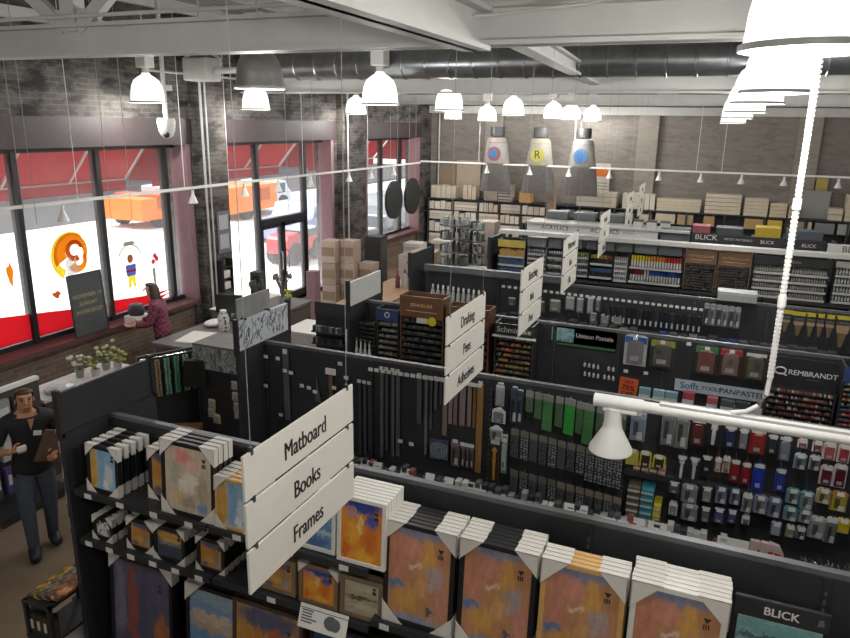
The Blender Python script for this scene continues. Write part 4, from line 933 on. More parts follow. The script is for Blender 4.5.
rack('tall brown pastel display cabinet left of the Drafting sign', -3.5, -2.93, 1.22, 2.19, 7.6, 7.84, 9, brown, brown, ('#2f2f31', '#3c3a3a', '#55504c', '#2a2b2e', '#6b635a'), 'pastel_display', 20, 'SENNELIER', .26, .06, mat('tan_ink', '#c9a87c', .6), True)
rack('second brown pastel display behind the Drafting sign', -2.9, -2.36, 1.22, 2.12, 7.6, 7.84, 8, brown, brown, ('#3a302b', '#5a3b30', '#2f2d2d', '#6d4738'), 'pastel_display', 18, 'SENNELIER', .22, .055, mat('tan_ink', '#c9a87c', .6), True)
c = thing('round_sticker_sign', 'yellow round sticker and white strip on the brown display', 'sign', at(432, 322, y=7.58))
MB().cyl((0, -.002, 0), (0, .004, 0), .055, 20).build('disc', cmat('#c9bf2c'), c); MB().box((-.2, 0, -.035), (-.06, .004, .03)).build('strip', cmat('#c4bfae'), c)
rack('narrow black pastel rack with a white script header', -2.29, -1.83, 1.25, 1.99, 7.6, 7.84, 9, blackm, blackm, ('#c46a34', '#8f4a33', '#a8823c', '#6a7a45', '#5a3a38', '#9c8a5a', '#3f5a6a'), 'pastel_display', 14, 'Schmincke', .14, .095)
MBx = MB().box((-2.31, 7.57, 1.83), (-1.80, 7.6, 1.85)).build('shelf_lip', white); tag(MBx, 'thin white ledge under the white script header', 'ledge')
rack('black paint rack with a blue round emblem on its header', -3.83, -3.53, 1.22, 1.98, 7.62, 7.84, 8, blackm, mat('header_navy', '#2c3c5c', .5), ('#8f7a5c', '#77777a', '#6a6258', '#a0978a'), 'paint_rack', 12, 'O', .15, .1)
rack('low black rack of dark pencils at the left end of the third run', -4.15, -3.86, 1.22, 1.78, 7.64, 7.84, 10, blackm, None, ('#4a4340', '#2f3136', '#57504a'), 'pencil_rack', 14)
# Unison sign
t = thing('shop_sign', 'dark sign with a teal picture and a green stripe', 'sign', (-1.69, 7.86, 1.73))
MB().box((0, -.01, 0), (.75, 0, .24)).build('board', mat('sign_near_black', '#242628', .5), t)
MB().box((.01, -.013, .06), (.27, -.009, .22)).build('picture', paintmat('teal_picture', ['#1f3b40', '#4f8088', '#9fc0c4', '#2f5a5c', '#7fa8a5'], 5, (1, 1, 1)), t)
text('Unison Pastels', .072, (.5, -.0115, .15), FACE_Y, inkw, t, .0008); MB().box((.01, -.013, .015), (.74, -.009, .045)).build('stripe', cmat('#3f6a42'), t)
for r in range(2):
    for i in range(7):
        if (r, i) in ((0, 4),): continue
        q = at(585+i*4.4+(i > 3)*2, 362+r*9+i*.8, y=7.8)
        t = thing('mini_bottle', 'tiny white bottle under the teal picture sign, %s from the left in the %s row' % (ORD[i], 'upper' if r == 0 else 'lower'), 'bottle', q, 0, 'tiny white bottles')
        MB().lathe([(.001, -.055), (.014, -.055), (.015, -.02), (.008, -.012), (.008, 0), (.001, 0)], 10).build('body', cmat('#b9babb', .3), t, smooth=True)
        MB().cyl((0, 0, 0), (0, 0, .012), .009, 8).build('cap', ink, t)
R3 = 'hanging packs on the third run'
for lb, bx, a, b in [('blue topped white pack hanging right of the teal picture sign', (626,335,648,366), '#b3b1b8', '#8f8a8c'), ('black pack with white window right of the blue topped pack', (652,339,676,369), '#3a3a34', '#6a6862'), ('green labelled black pack above the pale strip sign', (697,345,719,376), '#2f3a32', '#8a5d5a'), ('red labelled black pack above the pale strip sign', (722,348,743,378), '#4a2c2a', '#8a7a70'), ('olive labelled black pack left of the swirl emblem board', (747,352,768,382), '#3c3a2a', '#6d6a5c')]:
    pack(lb, bx, 7.76, a, b, G3, 'blister', R3, .025, head={'b': '#2f5f96', 'g': '#4d7a4a', 'r': '#a8383f'}.get(lb[0]) if 'black pack' != lb[:10] else '#8f8c40')
for px, py in ((626, 371), (646, 373), (689, 344)): q = at(px, py, y=7.8); hook(G3, q.x, q.z, .06)
def flat_sign(label, x0, x1, z0, z1, y, m, body, size, tm, name='shop_sign', rz=0, ang=0):
    t = thing(name, label, 'sign', ((x0+x1)/2, y, (z0+z1)/2), rz); w, h = (x1-x0)/2, (z1-z0)/2
    MB().box((-w, -.006, -h), (w, 0, h)).build('board', m, t)
    for tx, s, dx, dz, mm in body: text(tx, s, (dx, -.0075, dz), FACE_Y, mm, t, .0008, bold=.03)
    t.rotation_euler.y = ang; return t
blue = mat('ink_blue', '#33568f', .6)
flat_sign('orange sale card reading 70% off below the blue topped pack', -.86, -.66, 1.27, 1.50, 7.74, cmat('#cf6236'), [('SALE', .05, 0, .07, ink), ('70%', .085, 0, .0, ink), ('OFF', .075, 0, -.075, ink)], 0, None, 'sale_card', 0, .06)
flat_sign('long pale sign strip with blue and black lettering', -.28, .62, 1.43, 1.56, 7.78, mat('sign_pale_blue', '#b3bcc4', .5), [('Sofft', .105, -.30, 0, blue), ('TOOLS', .062, -.08, 0, ink), ('PANPASTEL', .085, .22, 0, ink)], 0, None)
flat_sign('small white strip sign below the long pale sign strip', .24, .60, 1.30, 1.39, 7.7, white, [('PASTEL SET', .045, 0, 0, ink)], 0, None)
flat_sign('black board lettered white above the rows of pastels', .60, 1.22, 1.70, 2.0, 7.62, mat('sign_near_black', '#242628', .5), [('REMBRANDT', .075, .085, .0, inkw), ('Soft pastels', .026, .1, -.055, midgrey)], 0, None)
t = thing('emblem', 'grey swirl emblem on the black board above the pastel rows', 'emblem', (.705, 7.612, 1.86))
MB().tube([(.05*math.cos(a)+.0, -.012, .035*math.sin(a)) for a in [i*.35 for i in range(-2, 16)]]+[(.06, -.012, -.045)], .008, 6).build('swirl', tagw, t)
rack('black open rack of pastels in thin bright rows', .60, 1.22, 1.22, 1.70, 7.55, 7.84, 8, blackm, None, ('#b9b3a8', '#8f3f44', '#6a3f52', '#7a6a5c', '#cfc7b4', '#4a3a48', '#a3704a', '#35363a'), 'pastel_display', 30)
rack('pastel rack with a blue lettered header at the right edge', 1.25, 1.85, 1.22, 2.0, 7.55, 7.84, 12, blackm, mat('header_blue', '#2f4378', .5), ('#c9a86a', '#c46a5c', '#a83f44', '#6a7a8f', '#4f7f86', '#3f5f8a', '#8fae9a'), 'pastel_display', 22, 'BLICK', .15, .1)
sm = [((638,388,649,404), '#7fa3ad', 'teal and white'), ((652,390,663,406), '#8fb0b8', 'pale teal'), ((664,392,676,408), '#7fa3ad', 'teal and white'), ((682,392,693,406), '#a84a52', 'red and white'), ((706,397,716,410), '#b5606a', 'pink'), ((720,400,733,412), '#55585c', 'grey'), ((735,402,748,414), '#3d3f44', 'charcoal')]
for i, (bx, col, ds) in enumerate(sm):
    q = at((bx[0]+bx[2])/2, bx[3], y=7.6); w, h = px_size(q, bx[2]-bx[0], bx[3]-bx[1])
    sbox_thing('small_box', '%s upright box on the third run ledge, %s from the left' % (ds, ORD[i]), 'box', q.x-w/2, q.x+w/2, 7.58, 7.64, 1.222, 1.222+max(.12, q.z+h-1.222), col, 'upright boxes on the third run ledge', band='#c9cccc')
for k in range(5): shelf(G3, -4.2+k*BAY, -4.2+(k+1)*BAY, 1.22, .36)
# ================================================================== fourth run
R4 = 'goods hanging on the fourth run'
bt = None
for i in range(11):
    q = at(433+i*5.1, 284+i*.75, y=9.76)
    lb = 'white capped clear bottle hanging behind the brown display, %s from the left' % ORD[i]
    if bt is None:
        bt = thing('hanging_bottle', lb, 'bottle', q, 0, R4)
        MB().lathe([(.001, -.33), (.03, -.33), (.032, -.3), (.03, -.1), (.014, -.06), (.014, -.03)], 10).build('body', cmat('#a5a7a8', .3), bt, smooth=True); MB().cyl((0, 0, -.05), (0, 0, 0), .016, 8).build('cap', white, bt)
    else: dup(bt, q, 0, lb)
    hook(G4, q.x, q.z, .2, False)
for i in range(36):
    px = 503+i*6; q = at(px, 287+(px-503)*.119, y=9.72); hook(G4, q.x, q.z, .22)
g4p = [(508,297,516,306,'#4a4a46','#77776a'),(520,299,531,308,'#4a4a46','#8b8b7a'),(534,300,545,312,'#5d5d54','#8f8f80'),(550,299,561,312,'#6d6d66','#9a9a90'),(566,296,575,310,'#7a7c7e','#b5b7b8'),(577,297,584,313,'#6d6f72','#a9abad'),(588,296,594,314,'#8b8d90','#babcbe'),(596,298,601,312,'#55575a','#85878a'),(512,316,520,324,'#3a3b3e','#6b6d6f'),(590,312,597,322,'#55575a','#8f9193'),(601,314,610,324,'#6d6f6a','#9a9c94'),(612,315,624,325,'#6d6f6a','#9a9c94')]
for i, (a, b, c_, d_, x, y) in enumerate(g4p):
    pack('dull grey hanging pack on the fourth run, %s of the scattered packs from the left' % ORD[i], (a, b, c_, d_), 9.75, x, y, None, 'blister', R4, .02)
for i in range(18):
    px = 606+i*5.4; y0 = 301+(px-606)*.12
    pack('dark brush pouch on the fourth run, %s in the long row under the white tags' % ORD[i], (px, y0, px+4.6, y0+22), 9.75, '#2c2e31', '#3f4247' if i % 3 else '#55585d', None, 'bag', R4, .015)
for i in range(6):
    px = 705+i*6.2
    pack('silver striped brush pouch on the fourth run, %s from the left' % ORD[i], (px, 303+i*.8, px+5.4, 325+i*.8), 9.74, '#8b8d90', '#a9abad' if i % 2 else '#6d6f72', None, 'bag', R4, .02)
for i, (px, y0, w, h) in enumerate([(783,310,9,22),(795,312,11,24),(808,313,9,24),(818,314,8,23),(827,315,9,23),(838,316,14,32)]):
    q = at(px+w/2, y0, y=9.74); ww, hh = px_size(q, w, h)
    t = thing('brush_pack', 'wide bristle brush under a yellow header, %s from the left of the brush rack' % ORD[i], 'brush', q, 0, 'bristle brushes under yellow headers')
    MB().box((-ww*.6, -.004, -.05), (ww*.6, .004, 0)).build('header_card', cmat('#b9a93a'), t)
    MB().prism([(-ww*.42, -.12), (ww*.42, -.12), (ww*.36, -hh*.55), (-ww*.36, -hh*.55)], -.014, .014, 'y').build('bristles', cmat('#9c8468', .8), t)
    MB().box((-ww*.4, -.016, -.12), (ww*.4, .016, -.085)).build('ferrule', galv, t)
    MB().prism([(-ww*.3, -hh*.55), (ww*.3, -hh*.55), (ww*.1, -hh), (-ww*.1, -hh)], -.01, .01, 'y').build('handle', cmat('#6e5a44'), t); hook(G4, q.x, q.z, .2, False)
for k in range(5): shelf(G4, -4.2+k*BAY, -4.2+(k+1)*BAY, 1.46, .40)
for i in range(34):
    px = 503+i*10
    if px > 850: break
    q = at(px, 320+(px-503)*.098, y=9.62); col = ['#3a3c40', '#30364f', '#2f3f7a', '#55585c', '#3a3530', '#77797b', '#44474d'][i % 7 if 9 < i < 26 else (i*3) % 3]
    sbox_thing('brush_set_box', 'low boxed brush set, %s from the left on the fourth run ledge' % ORD[i], 'box', q.x-.055, q.x+.05, 9.60, 9.72, 1.462, 1.462+rnd.uniform(.06, .11), col, 'boxed sets on the fourth run ledge', band='#a9acb0' if i % 3 == 0 else None)
t = thing('storage_box', 'flat pale grey box lying on top of the fourth run', 'box', (.28, 9.9, 2.027)); MB().box((-.235, -.12, 0), (.235, .12, .12)).build('body', cmat('#9a9c9c'), t, bevel=.006); MB().box((-.237, -.122, .085), (.237, .122, .122)).build('lid', cmat('#a9abab'), t)
t = MB().box((-4.14, 9.86, 2.027), (-1.86, 9.95, 2.11)).build('ledge_channel', grail); tag(t, 'grey ledge channel along the left top of the fourth run', 'ledge')
# ================================================================== fifth run: colour tube racks
can = bpy.data.objects.new('canopy', None); COL.objects.link(can); can.parent = G5; can.location = (.12, 0, 0)
cm_ = MB(); cm_.box((0, -.47, 2.405), (7.0, -.43, 2.468)); cm_.box((0, -.43, 2.44), (7.0, -.2, 2.455)); cm_.build('fascia', mat('canopy_white', '#bdbcb7', .5, var=.03), can)
cm_ = MB()
for x in (.05, 1.22, 2.44, 3.66, 4.88, 6.1): cm_.box((x, -.04, 1.995), (x+.05, .04, 2.43))
cm_.build('post', blackm, can)
for k in range(5): shelf(G5, -4.2+k*BAY, -4.2+(k+1)*BAY, 1.72, .38)
tubem = {}
def tube_proto(col, cap, h, r):
    key = (col, cap, round(h, 3))
    if key not in tubem:
        b = MB(); b.lathe([(.001, 0), (r*.85, .0), (r*.9, .02), (r, h*.3), (r, h*.55)], 8, mi=1); b.lathe([(r, h*.55), (r*.98, h), (.001, h)], 8, mi=0)
        b.lathe([(r*.86, -.0), (r*.86, h*.2)], 8, mi=1)
        o = b.build('paint_tube', [cmat(col, .35), cmat(cap, .4)], None, smooth=True)
        tubem[key] = o.data; bpy.data.objects.remove(o)
    return tubem[key]
def tube_row(xs, y, z, h, r, cols, cap, where, group):
    for i, x in enumerate(xs):
        col, nm = cols[min(len(cols)-1, int(i*len(cols)/len(xs)))]
        o = bpy.data.objects.new('paint_tube', tube_proto(col, cap, h, r)); COL.objects.link(o); o.location = (x, y, z)
        tag(o, '%s paint tube, %s from the left in %s' % (nm, ORD[i], where), 'paint tube', group)
def lins(a, b, n): return [a+(b-a)*(i+.5)/n for i in range(n)]
rackb = mat('rack_black', '#26272a', .5); rackw = mat('rack_strip', '#a9abaa', .5)
def tube_rack(label, x0, x1, zs, hs, header=None, htext=None, hz=None, strip=True, z1=None, body=rackb):
    t = thing('tube_rack', label, 'rack', ((x0+x1)/2, 11.98, 0)); w = (x1-x0)/2; top = z1 or zs[0]+hs+.05
    MB().box((-w, -.03, zs[-1]-.03), (w, 0, top)).build('back_panel', body, t)
    MB().box((-w, -.30, zs[-1]-.03), (-w+.012, -.03, top)).build('side_panel', body, t); MB().box((w-.012, -.30, zs[-1]-.03), (w, -.03, top)).build('side_panel', body, t)
    for z in zs:
        a = MB().box((-w+.013, -.33, z-.014), (w-.013, -.03, z)); o = a.build('tray', blackm, t)
        if strip: MB().box((-w+.013, -.338, z-.03), (w-.013, -.3305, z+.006)).build('price_strip', rackw, o)
    if header is not None:
        hb = MB().box((-w, -.33, hz[0]), (w, -.30, hz[1])).build('header', header, t)
        if htext: text(htext, (hz[1]-hz[0])*.42, (0, -.332, (hz[0]+hz[1])/2), FACE_Y, mat('dull_ink', '#a8a69e', .6), hb, .0008)
    return t
YT = 11.72
G_ = 'paint tubes on the fifth run'
yel, org, red = ('#d9c22e', 'yellow'), ('#d98a2c', 'orange'), ('#c43a2c', 'red')
mag, blu, nav = ('#8f2446', 'crimson'), ('#2f4fa8', 'blue'), ('#27386f', 'navy')
tube_rack('wide rack of bright yellow, red and blue paint tubes', -1.32, -.50, [2.02, 1.79], .19, z1=2.22)
tube_row(lins(-1.30, -.52, 18), YT, 2.022, .175, .017, [yel, yel, ('#c9a82c', 'golden'), org, org, red, ('#c42f2f', 'scarlet'), red], '#d0cfc8', 'the upper row of the bright wide rack', G_)
tube_row(lins(-1.30, -.52, 18), YT, 1.792, .175, .017, [('#6f2038', 'wine'), mag, ('#b9b9b4', 'silver'), blu, blu, nav, blu, nav], '#c4c4c0', 'the lower row of the bright wide rack', G_)
tube_rack('narrow rack of small rose and slate tubes in five rows', -1.56, -1.33, [2.10, 2.02, 1.94, 1.86, 1.78], .06)
for r, z in enumerate([2.10, 2.02, 1.94, 1.86, 1.78]):
    tube_row(lins(-1.55, -1.34, 7), YT-.03, z+.002, .055, .011, [[('#a98a8a', 'rose')], [('#8f5a58', 'dull red')], [('#77797c', 'grey')], [('#6f6a80', 'slate')], [('#4a5a8a', 'slate blue')]][r], '#b5b4b0', 'the %s row of the narrow rose rack' % ORD[r], G_)
tube_rack('rack of amber and blue tubes left of the narrow rose rack', -1.95, -1.57, [2.02, 1.80], .14)
tube_row(lins(-1.94, -1.58, 11), YT, 2.022, .13, .014, [('#c9b040', 'ochre'), ('#8f7a3a', 'olive'), ('#8a4a30', 'rust')], '#35332f', 'the upper row of the amber rack', G_)
tube_row(lins(-1.94, -1.58, 11), YT, 1.802, .13, .014, [('#3a6a86', 'teal'), ('#3f6f9f', 'blue'), ('#55606f', 'slate')], '#35332f', 'the lower row of the amber rack', G_)
tube_rack('rack of green and grey small tubes half behind the fourth sign', -2.2, -1.96, [2.10, 2.0, 1.9, 1.8], .07)
for r, z in enumerate([2.10, 2.0, 1.9, 1.8]):
    tube_row(lins(-2.19, -1.97, 6), YT, z+.002, .065, .013, [[('#a9a83a', 'lime')], [('#55635a', 'grey green')], [('#4a6a80', 'steel blue')], [('#77808a', 'grey')]][r], '#8f908c', 'the %s row of the green rack' % ORD[r], G_)
tube_rack('rack of white tubes in three rows right of the grey bins', -2.66, -2.4, [2.06, 1.93, 1.80], .09)
for r, z in enumerate([2.06, 1.93, 1.80]):
    tube_row(lins(-2.65, -2.41, 6), YT, z+.002, .095, .014, [('#c9c9c6', 'white')], '#55565a', 'the %s row of the white tube rack' % ORD[r], G_)
tube_rack('rack of pale grey tubes under the big grey bin', -3.0, -2.67, [2.1, 2.02, 1.94, 1.86, 1.78], .05, body=mat('rack_grey', '#6f7272', .5))
for r, z in enumerate([2.1, 2.02, 1.94, 1.86, 1.78]):
    tube_row(lins(-2.99, -2.68, 8), YT, z+.002, .055, .012, [('#b5b6b4', 'pale grey')], '#77787a', 'the %s row of the pale grey rack' % ORD[r], G_)
# yellow headed book shelf on the left
tube_rack('black book rack with a yellow lettered header at the left of the fifth run', -3.52, -3.04, [2.02, 1.87, 1.72], .13, mat('header_yellow', '#b9a548', .5), 'Golden', (2.17, 2.29), z1=2.29)
bcol = [('#b58a4a', 'tan'), ('#8a6a5a', 'brown'), ('#a05a4a', 'brick'), ('#5a6a80', 'slate'), ('#4a6a86', 'blue'), ('#3f5570', 'navy'), ('#6f8a8f', 'teal'), ('#8f9aa0', 'grey')]
for r, z in enumerate([2.02, 1.87, 1.72]):
    for i in range(12):
        col, nm = bcol[(i*3+r*2) % 3+[0, 3, 4][r]]
        x = -3.50+i*.0375; o = MB().box((-.016, 0, 0), (.016, .1, rnd.uniform(.085, .12))).build('paint_jar', cmat(col), None, loc=(x+.02, 11.68, z+.001))
        tag(o, '%s narrow paint jar, %s from the left on the %s shelf of the yellow headed rack' % (nm, ORD[i], ['top', 'middle', 'lower'][r]), 'paint jar', 'jars in the yellow headed rack')
# brown and dark racks on the right
dkc = ('#3a3432', '#4a4340', '#5a5048', '#2f2c2c', '#44403e')
for i, (a, b, lb) in enumerate([(-.48, -.02, 'left one of two brown headed pan racks on the fifth run'), (.0, .47, 'right one of two brown headed pan racks on the fifth run')]):
    rack(lb, a, b, 1.74, 2.36, 11.66, 11.95, 10, brown2, brown2, ('#5b544e', '#3b3634', '#6f675f', '#2f2c2c', '#4d4744'), 'pan_rack', 15, 'WATERCOLOUR', .2, .05, mat('tan_ink', '#c9a87c', .6), True, cells=True)
t = tube_rack('large black rack of metallic tubes in four rows under a lettered header', .5, 1.52, [2.12, 2.0, 1.88, 1.76], .08, blackm, 'GAMBLIN', (2.23, 2.36), z1=2.36)
for r, z in enumerate([2.12, 2.0, 1.88, 1.76]):
    for half, (a, b) in enumerate(((.52, .98), (1.03, 1.5))):
        tube_row(lins(a, b, 14), YT, z+.002, .085, .013, [('#77766f', 'pewter')], '#b0aea4', 'the %s row of the %s half of the metallic rack' % (ORD[r], 'left' if half == 0 else 'right'), G_)
tube_rack('black rack of pale tubes at the right end of the fifth run', 1.58, 2.1, [2.16, 2.03, 1.90, 1.77], .09, mat('header_grey_white', '#a9a99f', .5), None, (2.27, 2.36), z1=2.36)
for r, z in enumerate([2.16, 2.03, 1.90, 1.77]):
    tube_row(lins(1.6, 2.08, 12), YT, z+.002, .10, .014, [('#8f8f89', 'pale grey')], '#c4c3bd', 'the %s row of the right end rack' % ORD[r], G_)
# grey bins under the canopy
def binbox(label, px0, py0, px1, py1, y, col='#63686a', cat='bin', d=.28, lid=None, name='storage_bin', group=None):
    a = at(px0, py1, y=y); b = at(px1, py0, y=y); c = at((px0+px1)/2, py1, y=y); e = at((px0+px1)/2, py0, y=y)
    return sbox_thing(name, label, cat, a.x, b.x, y, y+d, c.z, e.z, col, group, lid)
for i, (a, b, c_, d_) in enumerate([(527,237,546,249),(548,239,561,250),(566,240,582,251),(586,241,596,252),(597,242,614,253),(616,243,632,254),(634,244,656,256),(658,246,681,257)]):
    q0 = at(a, d_, y=11.72); q1 = at(b, b, y=11.72); 
    t = sbox_thing('storage_bin', 'grey plastic bin under the white canopy, %s from the left' % ORD[i], 'bin', q0.x, at(c_, d_, y=11.72).x, 11.72, 11.97, max(2.232, at((a+b)/2, d_, y=11.72).z) if i > 1 else 2.2, 2.40 if i else 2.36, '#5f6466' if i % 2 else '#6d7173', 'grey bins under the canopy', '#777b7d')
# ================================================================== sixth run
def hboard(x, y, z):
    o = bpy.data.objects.new('header_board', None); COL.objects.link(o); o.parent = G6; o.location = (x+3.62, y-14.15, z); return o
hd6 = hboard(-3.55, 13.66, 2.0)
MB().box((0, 0, .12), (2.47, .04, .33)).build('board', mat('header_white', '#cfd0cc', .6), hd6); c = MB().box((0, -.05, .335), (3.02, .5, .375)); c.build('top_shelf', mat('canopy_white', '#bdbcb7', .5), hd6)
c = MB()
for x in (.05, 1.3, 2.4): c.box((x, .05, -.02), (x+.05, .45, .33))
c.build('post', blackm, hd6)
text('ACRYLICS', .12, (.55, -.001, .27), FACE_Y, ink, hd6, .0008); text('ACRYLICS', .12, (1.5, -.001, .27), FACE_Y, ink, hd6, .0008); text('colours', .07, (1.95, -.001, .27), FACE_Y, cmat('#b04a52'), hd6, .0008)
hb6 = hboard(-.5, 13.66, 2.0)
MB().box((0, 0, .1), (2.15, .04, .36)).build('board', blackm, hb6); c = MB()
for x in (.05, 1.0, 2.05): c.box((x, .05, -.02), (x+.05, .45, .34))
c.build('post', blackm, hb6)
text('BLICK', .13, (.25, -.001, .29), FACE_Y, inkw, hb6, .0008, sx=1.1); text('ARTIST MATERIALS', .055, (.78, -.001, .285), FACE_Y, inkw, hb6, .0008); text('BLICK', .085, (1.25, -.001, .275), FACE_Y, inkw, hb6, .0008); text('BLICK', .085, (1.9, -.001, .265), FACE_Y, inkw, hb6, .0008)
hw6 = hboard(1.68, 13.66, 2.0); MB().box((0, 0, .1), (1.6, .04, .33)).build('board', mat('header_white', '#cfd0cc', .6), hw6)
text('BLACK', .15, (.45, -.001, .25), FACE_Y, ink, hw6, .0008); c = MB(); c.box((.1, .05, -.02), (.15, .45, .33)); c.box((1.45, .05, -.02), (1.5, .45, .33)); c.build('post', blackm, hw6)
for i, (x0, x1, z, col, lb) in enumerate([(-1.04,-.53,2.30,'#63686a','grey bin between the white and the black header'),(-.1,.35,2.37,'#3c4245','dark box on top of the black header near its middle'),(.55,.95,2.42,'#b59a2c','yellow flat box on top of the black header'),(1.05,1.6,2.40,'#4a5058','slate bin on top of the black header at the right'),(-.5,-.2,2.38,'#8f4a50','rose red box on top of the black header at its left end')]):
    sbox_thing('storage_bin', lb, 'bin', x0, x1, 13.74, 14.1, 2.345 if i else 2.12, z+.1, col, 'bins on the sixth run', None)
for i in range(3):
    x = -1.55+i*.24; sbox_thing('storage_bin', 'white notched bin on the white header shelf, %s from the left' % ORD[i], 'bin', x, x+.17, 13.8, 14.0, 2.376, 2.50, '#b9b9b4', 'bins on the sixth run', '#55565a')
for i in range(3):
    x = -3.3+i*.55; sbox_thing('storage_bin', 'dull grey bin behind the white header, %s from the left' % ORD[i], 'bin', x, x+.42, 14.2, 14.5, 2.376, 2.52, '#5c6163', 'bins on the sixth run', '#6d7173')
# ================================================================== back wall storage
bw = thing('storage_shelving', 'dark storage shelving along the back brick wall', 'shelving', (-8.9, 21.4, 0))
c = MB(); c.box((0, 0, 1.84), (15.8, .55, 1.88)); c.build('top_board', blackm, bw)
MB().box((0, .5, 0), (15.8, .55, 1.84)).build('back_panel', black, bw)
xs = [0, .85, 1.7, 2.4, 3.1, 3.9, 4.9, 5.9, 6.9, 7.9, 8.9, 9.9, 10.9, 11.9, 12.9, 13.9, 14.9, 15.75]
for x in xs: MB().box((x, 0, 0), (x+.05, .5, 1.84)).build('divider', black, bw)
for z in (.4, .8, 1.2, 1.52): MB().box((0, .02, z-.02), (15.8, .5, z)).build('shelf_board', blackm, bw)
cc = ['#d2cabf', '#c9bfae', '#ddd6cb', '#c4b7a2', '#d8cfc4']
n = 0
for zi, (z, hh) in enumerate(((1.52, .3), (1.2, .29), (.8, .37), (.4, .37))):
    for k in range(5):
        xa = -8.9+xs[k]+.06; xb = -8.9+xs[k+1]-.02; zn = ['top', 'second', 'third', 'fourth'][zi]; cn = ORD[k]
        if (k+zi) % 2:
            m_ = 3
            for j in range(m_): sbox_thing('canvas', 'flat white canvas pack, %s up in the %s cell from the left on the %s storage shelf' % (ORD[j], cn, zn), 'canvas', xa, xb, 21.42, 21.85, z+j*hh/3.2, z+(j+.9)*hh/3.2, cc[(j+k) % 5], 'canvases in the back storage')
        else:
            m_ = 4; st = (xb-xa)/m_
            for j in range(m_): sbox_thing('canvas', 'upright white canvas, %s in the %s cell from the left on the %s storage shelf' % (ORD[j], cn, zn), 'canvas', xa+j*st, xa+(j+.85)*st, 21.42, 21.85, z+.001, z+hh*rnd.uniform(.75, .98), cc[(j*2+k) % 5], 'canvases in the back storage')
def boxes(label, rect, n=1, col='#c9bda9', y=21.42, vertical=False, d=.4, cat='box', name='canvas_box', band=None):
    x0, y0, x1, y1 = rect; base_ = 1.881; xa = at(x0, y1, y=y).x; xb = at(x1, y1, y=y).x
    H_ = at((x0+x1)/2, y0, y=y).z-base_
    for i in range(n):
        lb = label if n == 1 else '%s, %s' % (label, ('%s from the left' if vertical else '%s up') % ORD[i])
        if vertical: w = (xb-xa)/n; sbox_thing(name, lb, cat, xa+i*w, xa+i*w+w*.9, y, y+d, base_, base_+H_*rnd.uniform(.9, 1), col, 'boxes on the back storage top', band=band)
        else: h = H_/n; sbox_thing(name, lb, cat, xa, xb, y, y+d, base_+i*h, base_+(i+.92)*h, col, 'boxes on the back storage top', band=band, bandz=(.3, .75))
boxes('low cream box under the tall boards', (431,185,456,199), 5, '#cbbfae', vertical=True)
boxes('cream box right of the tall beige board', (463,185,476,200), 3, '#c9bca8', vertical=True)
boxes('pinkish flat box in front of the brick', (484,191,497,201), 2, '#b8a79c')
boxes('white banded carton', (498,185,511,201), 5, '#d0c9be', band='#77706a')
boxes('warm lit tan carton', (519,191,530,201), 1, '#d6a867')
boxes('white flat pack in the stack left of the orange banner', (576,196,592,204), 2, '#c9c3b8')
boxes('cream carton under the orange banner', (592,192,616,204), 3, '#cfc5b2')
boxes('white canvas in the leaning row', (622,193,655,206), 6, '#cdc4b4', vertical=True)
boxes('long cream canvas in the wide stack', (656,199,700,212), 4, '#cbbfa8')
boxes('large cream canvas in the tall stack', (704,194,740,213), 5, '#d3c6b0')
boxes('middle cream canvas in the short stack', (743,198,767,215), 5, '#d0c3ac')
boxes('small cream canvas in the short stack', (769,203,786,216), 4, '#cdbd9f')
boxes('cream flat box left of the grey board', (788,205,797,217), 3, '#c4b79f')
boxes('cream canvas at the right end stack', (844,195,862,220), 6, '#d0c3ac')
boxes('cream canvas right of the grey board', (828,208,842,219), 2, '#c9bca8')
def board(label, rect, y, col, base_=1.881, name='leaning_board', cat='board', d=.02):
    x0, y0, x1, y1 = rect; a = at(x0, y0, y=y); b = at(x1, y0, y=y)
    t = thing(name, label, cat, ((a.x+b.x)/2, y, base_), 0); MB().box((-(b.x-a.x)/2, 0, 0), ((b.x-a.x)/2, d, a.z-base_)).build('panel', cmat(col, .7), t); return t
board('tall beige board leaning on the brick at the back left', (457,160,481,197), 21.80, '#a99a88')
board('brown board left of the tall beige board', (440,165,456,190), 21.85, '#8f7a66')
board('grey board standing on the back storage at the right', (797,190,832,215), 21.7, '#8f8f8a')
board('yellow card standing behind the grey board', (817,178,829,195), 21.85, '#b3a25c')
b_ = board('white poster with an orange band above the back storage', (593,163,611,203), 21.8, '#c4bfb6', name='poster', cat='poster')
ob = MB().box((-.30, -.004, .86), (.28, 0, 1.12)).build('orange_band', cmat('#c8702f'), b_); c = MB()
for i in range(5): c.box((-.2, -.003, .66-.09*i), (.2, 0, .68-.09*i))
c.build('print', midgrey, b_); MB().ball((-.32, -.02, .3), (.13, .015, .1)).build('dark_figure', ink, b_)
board('narrow tan board standing upright in front of the back storage', (555,180,557.5,214), 21.2, '#8f7862', .0)
board('wide tan board beside the narrow upright board', (547,197,555,216), 21.25, '#84705c', .0)
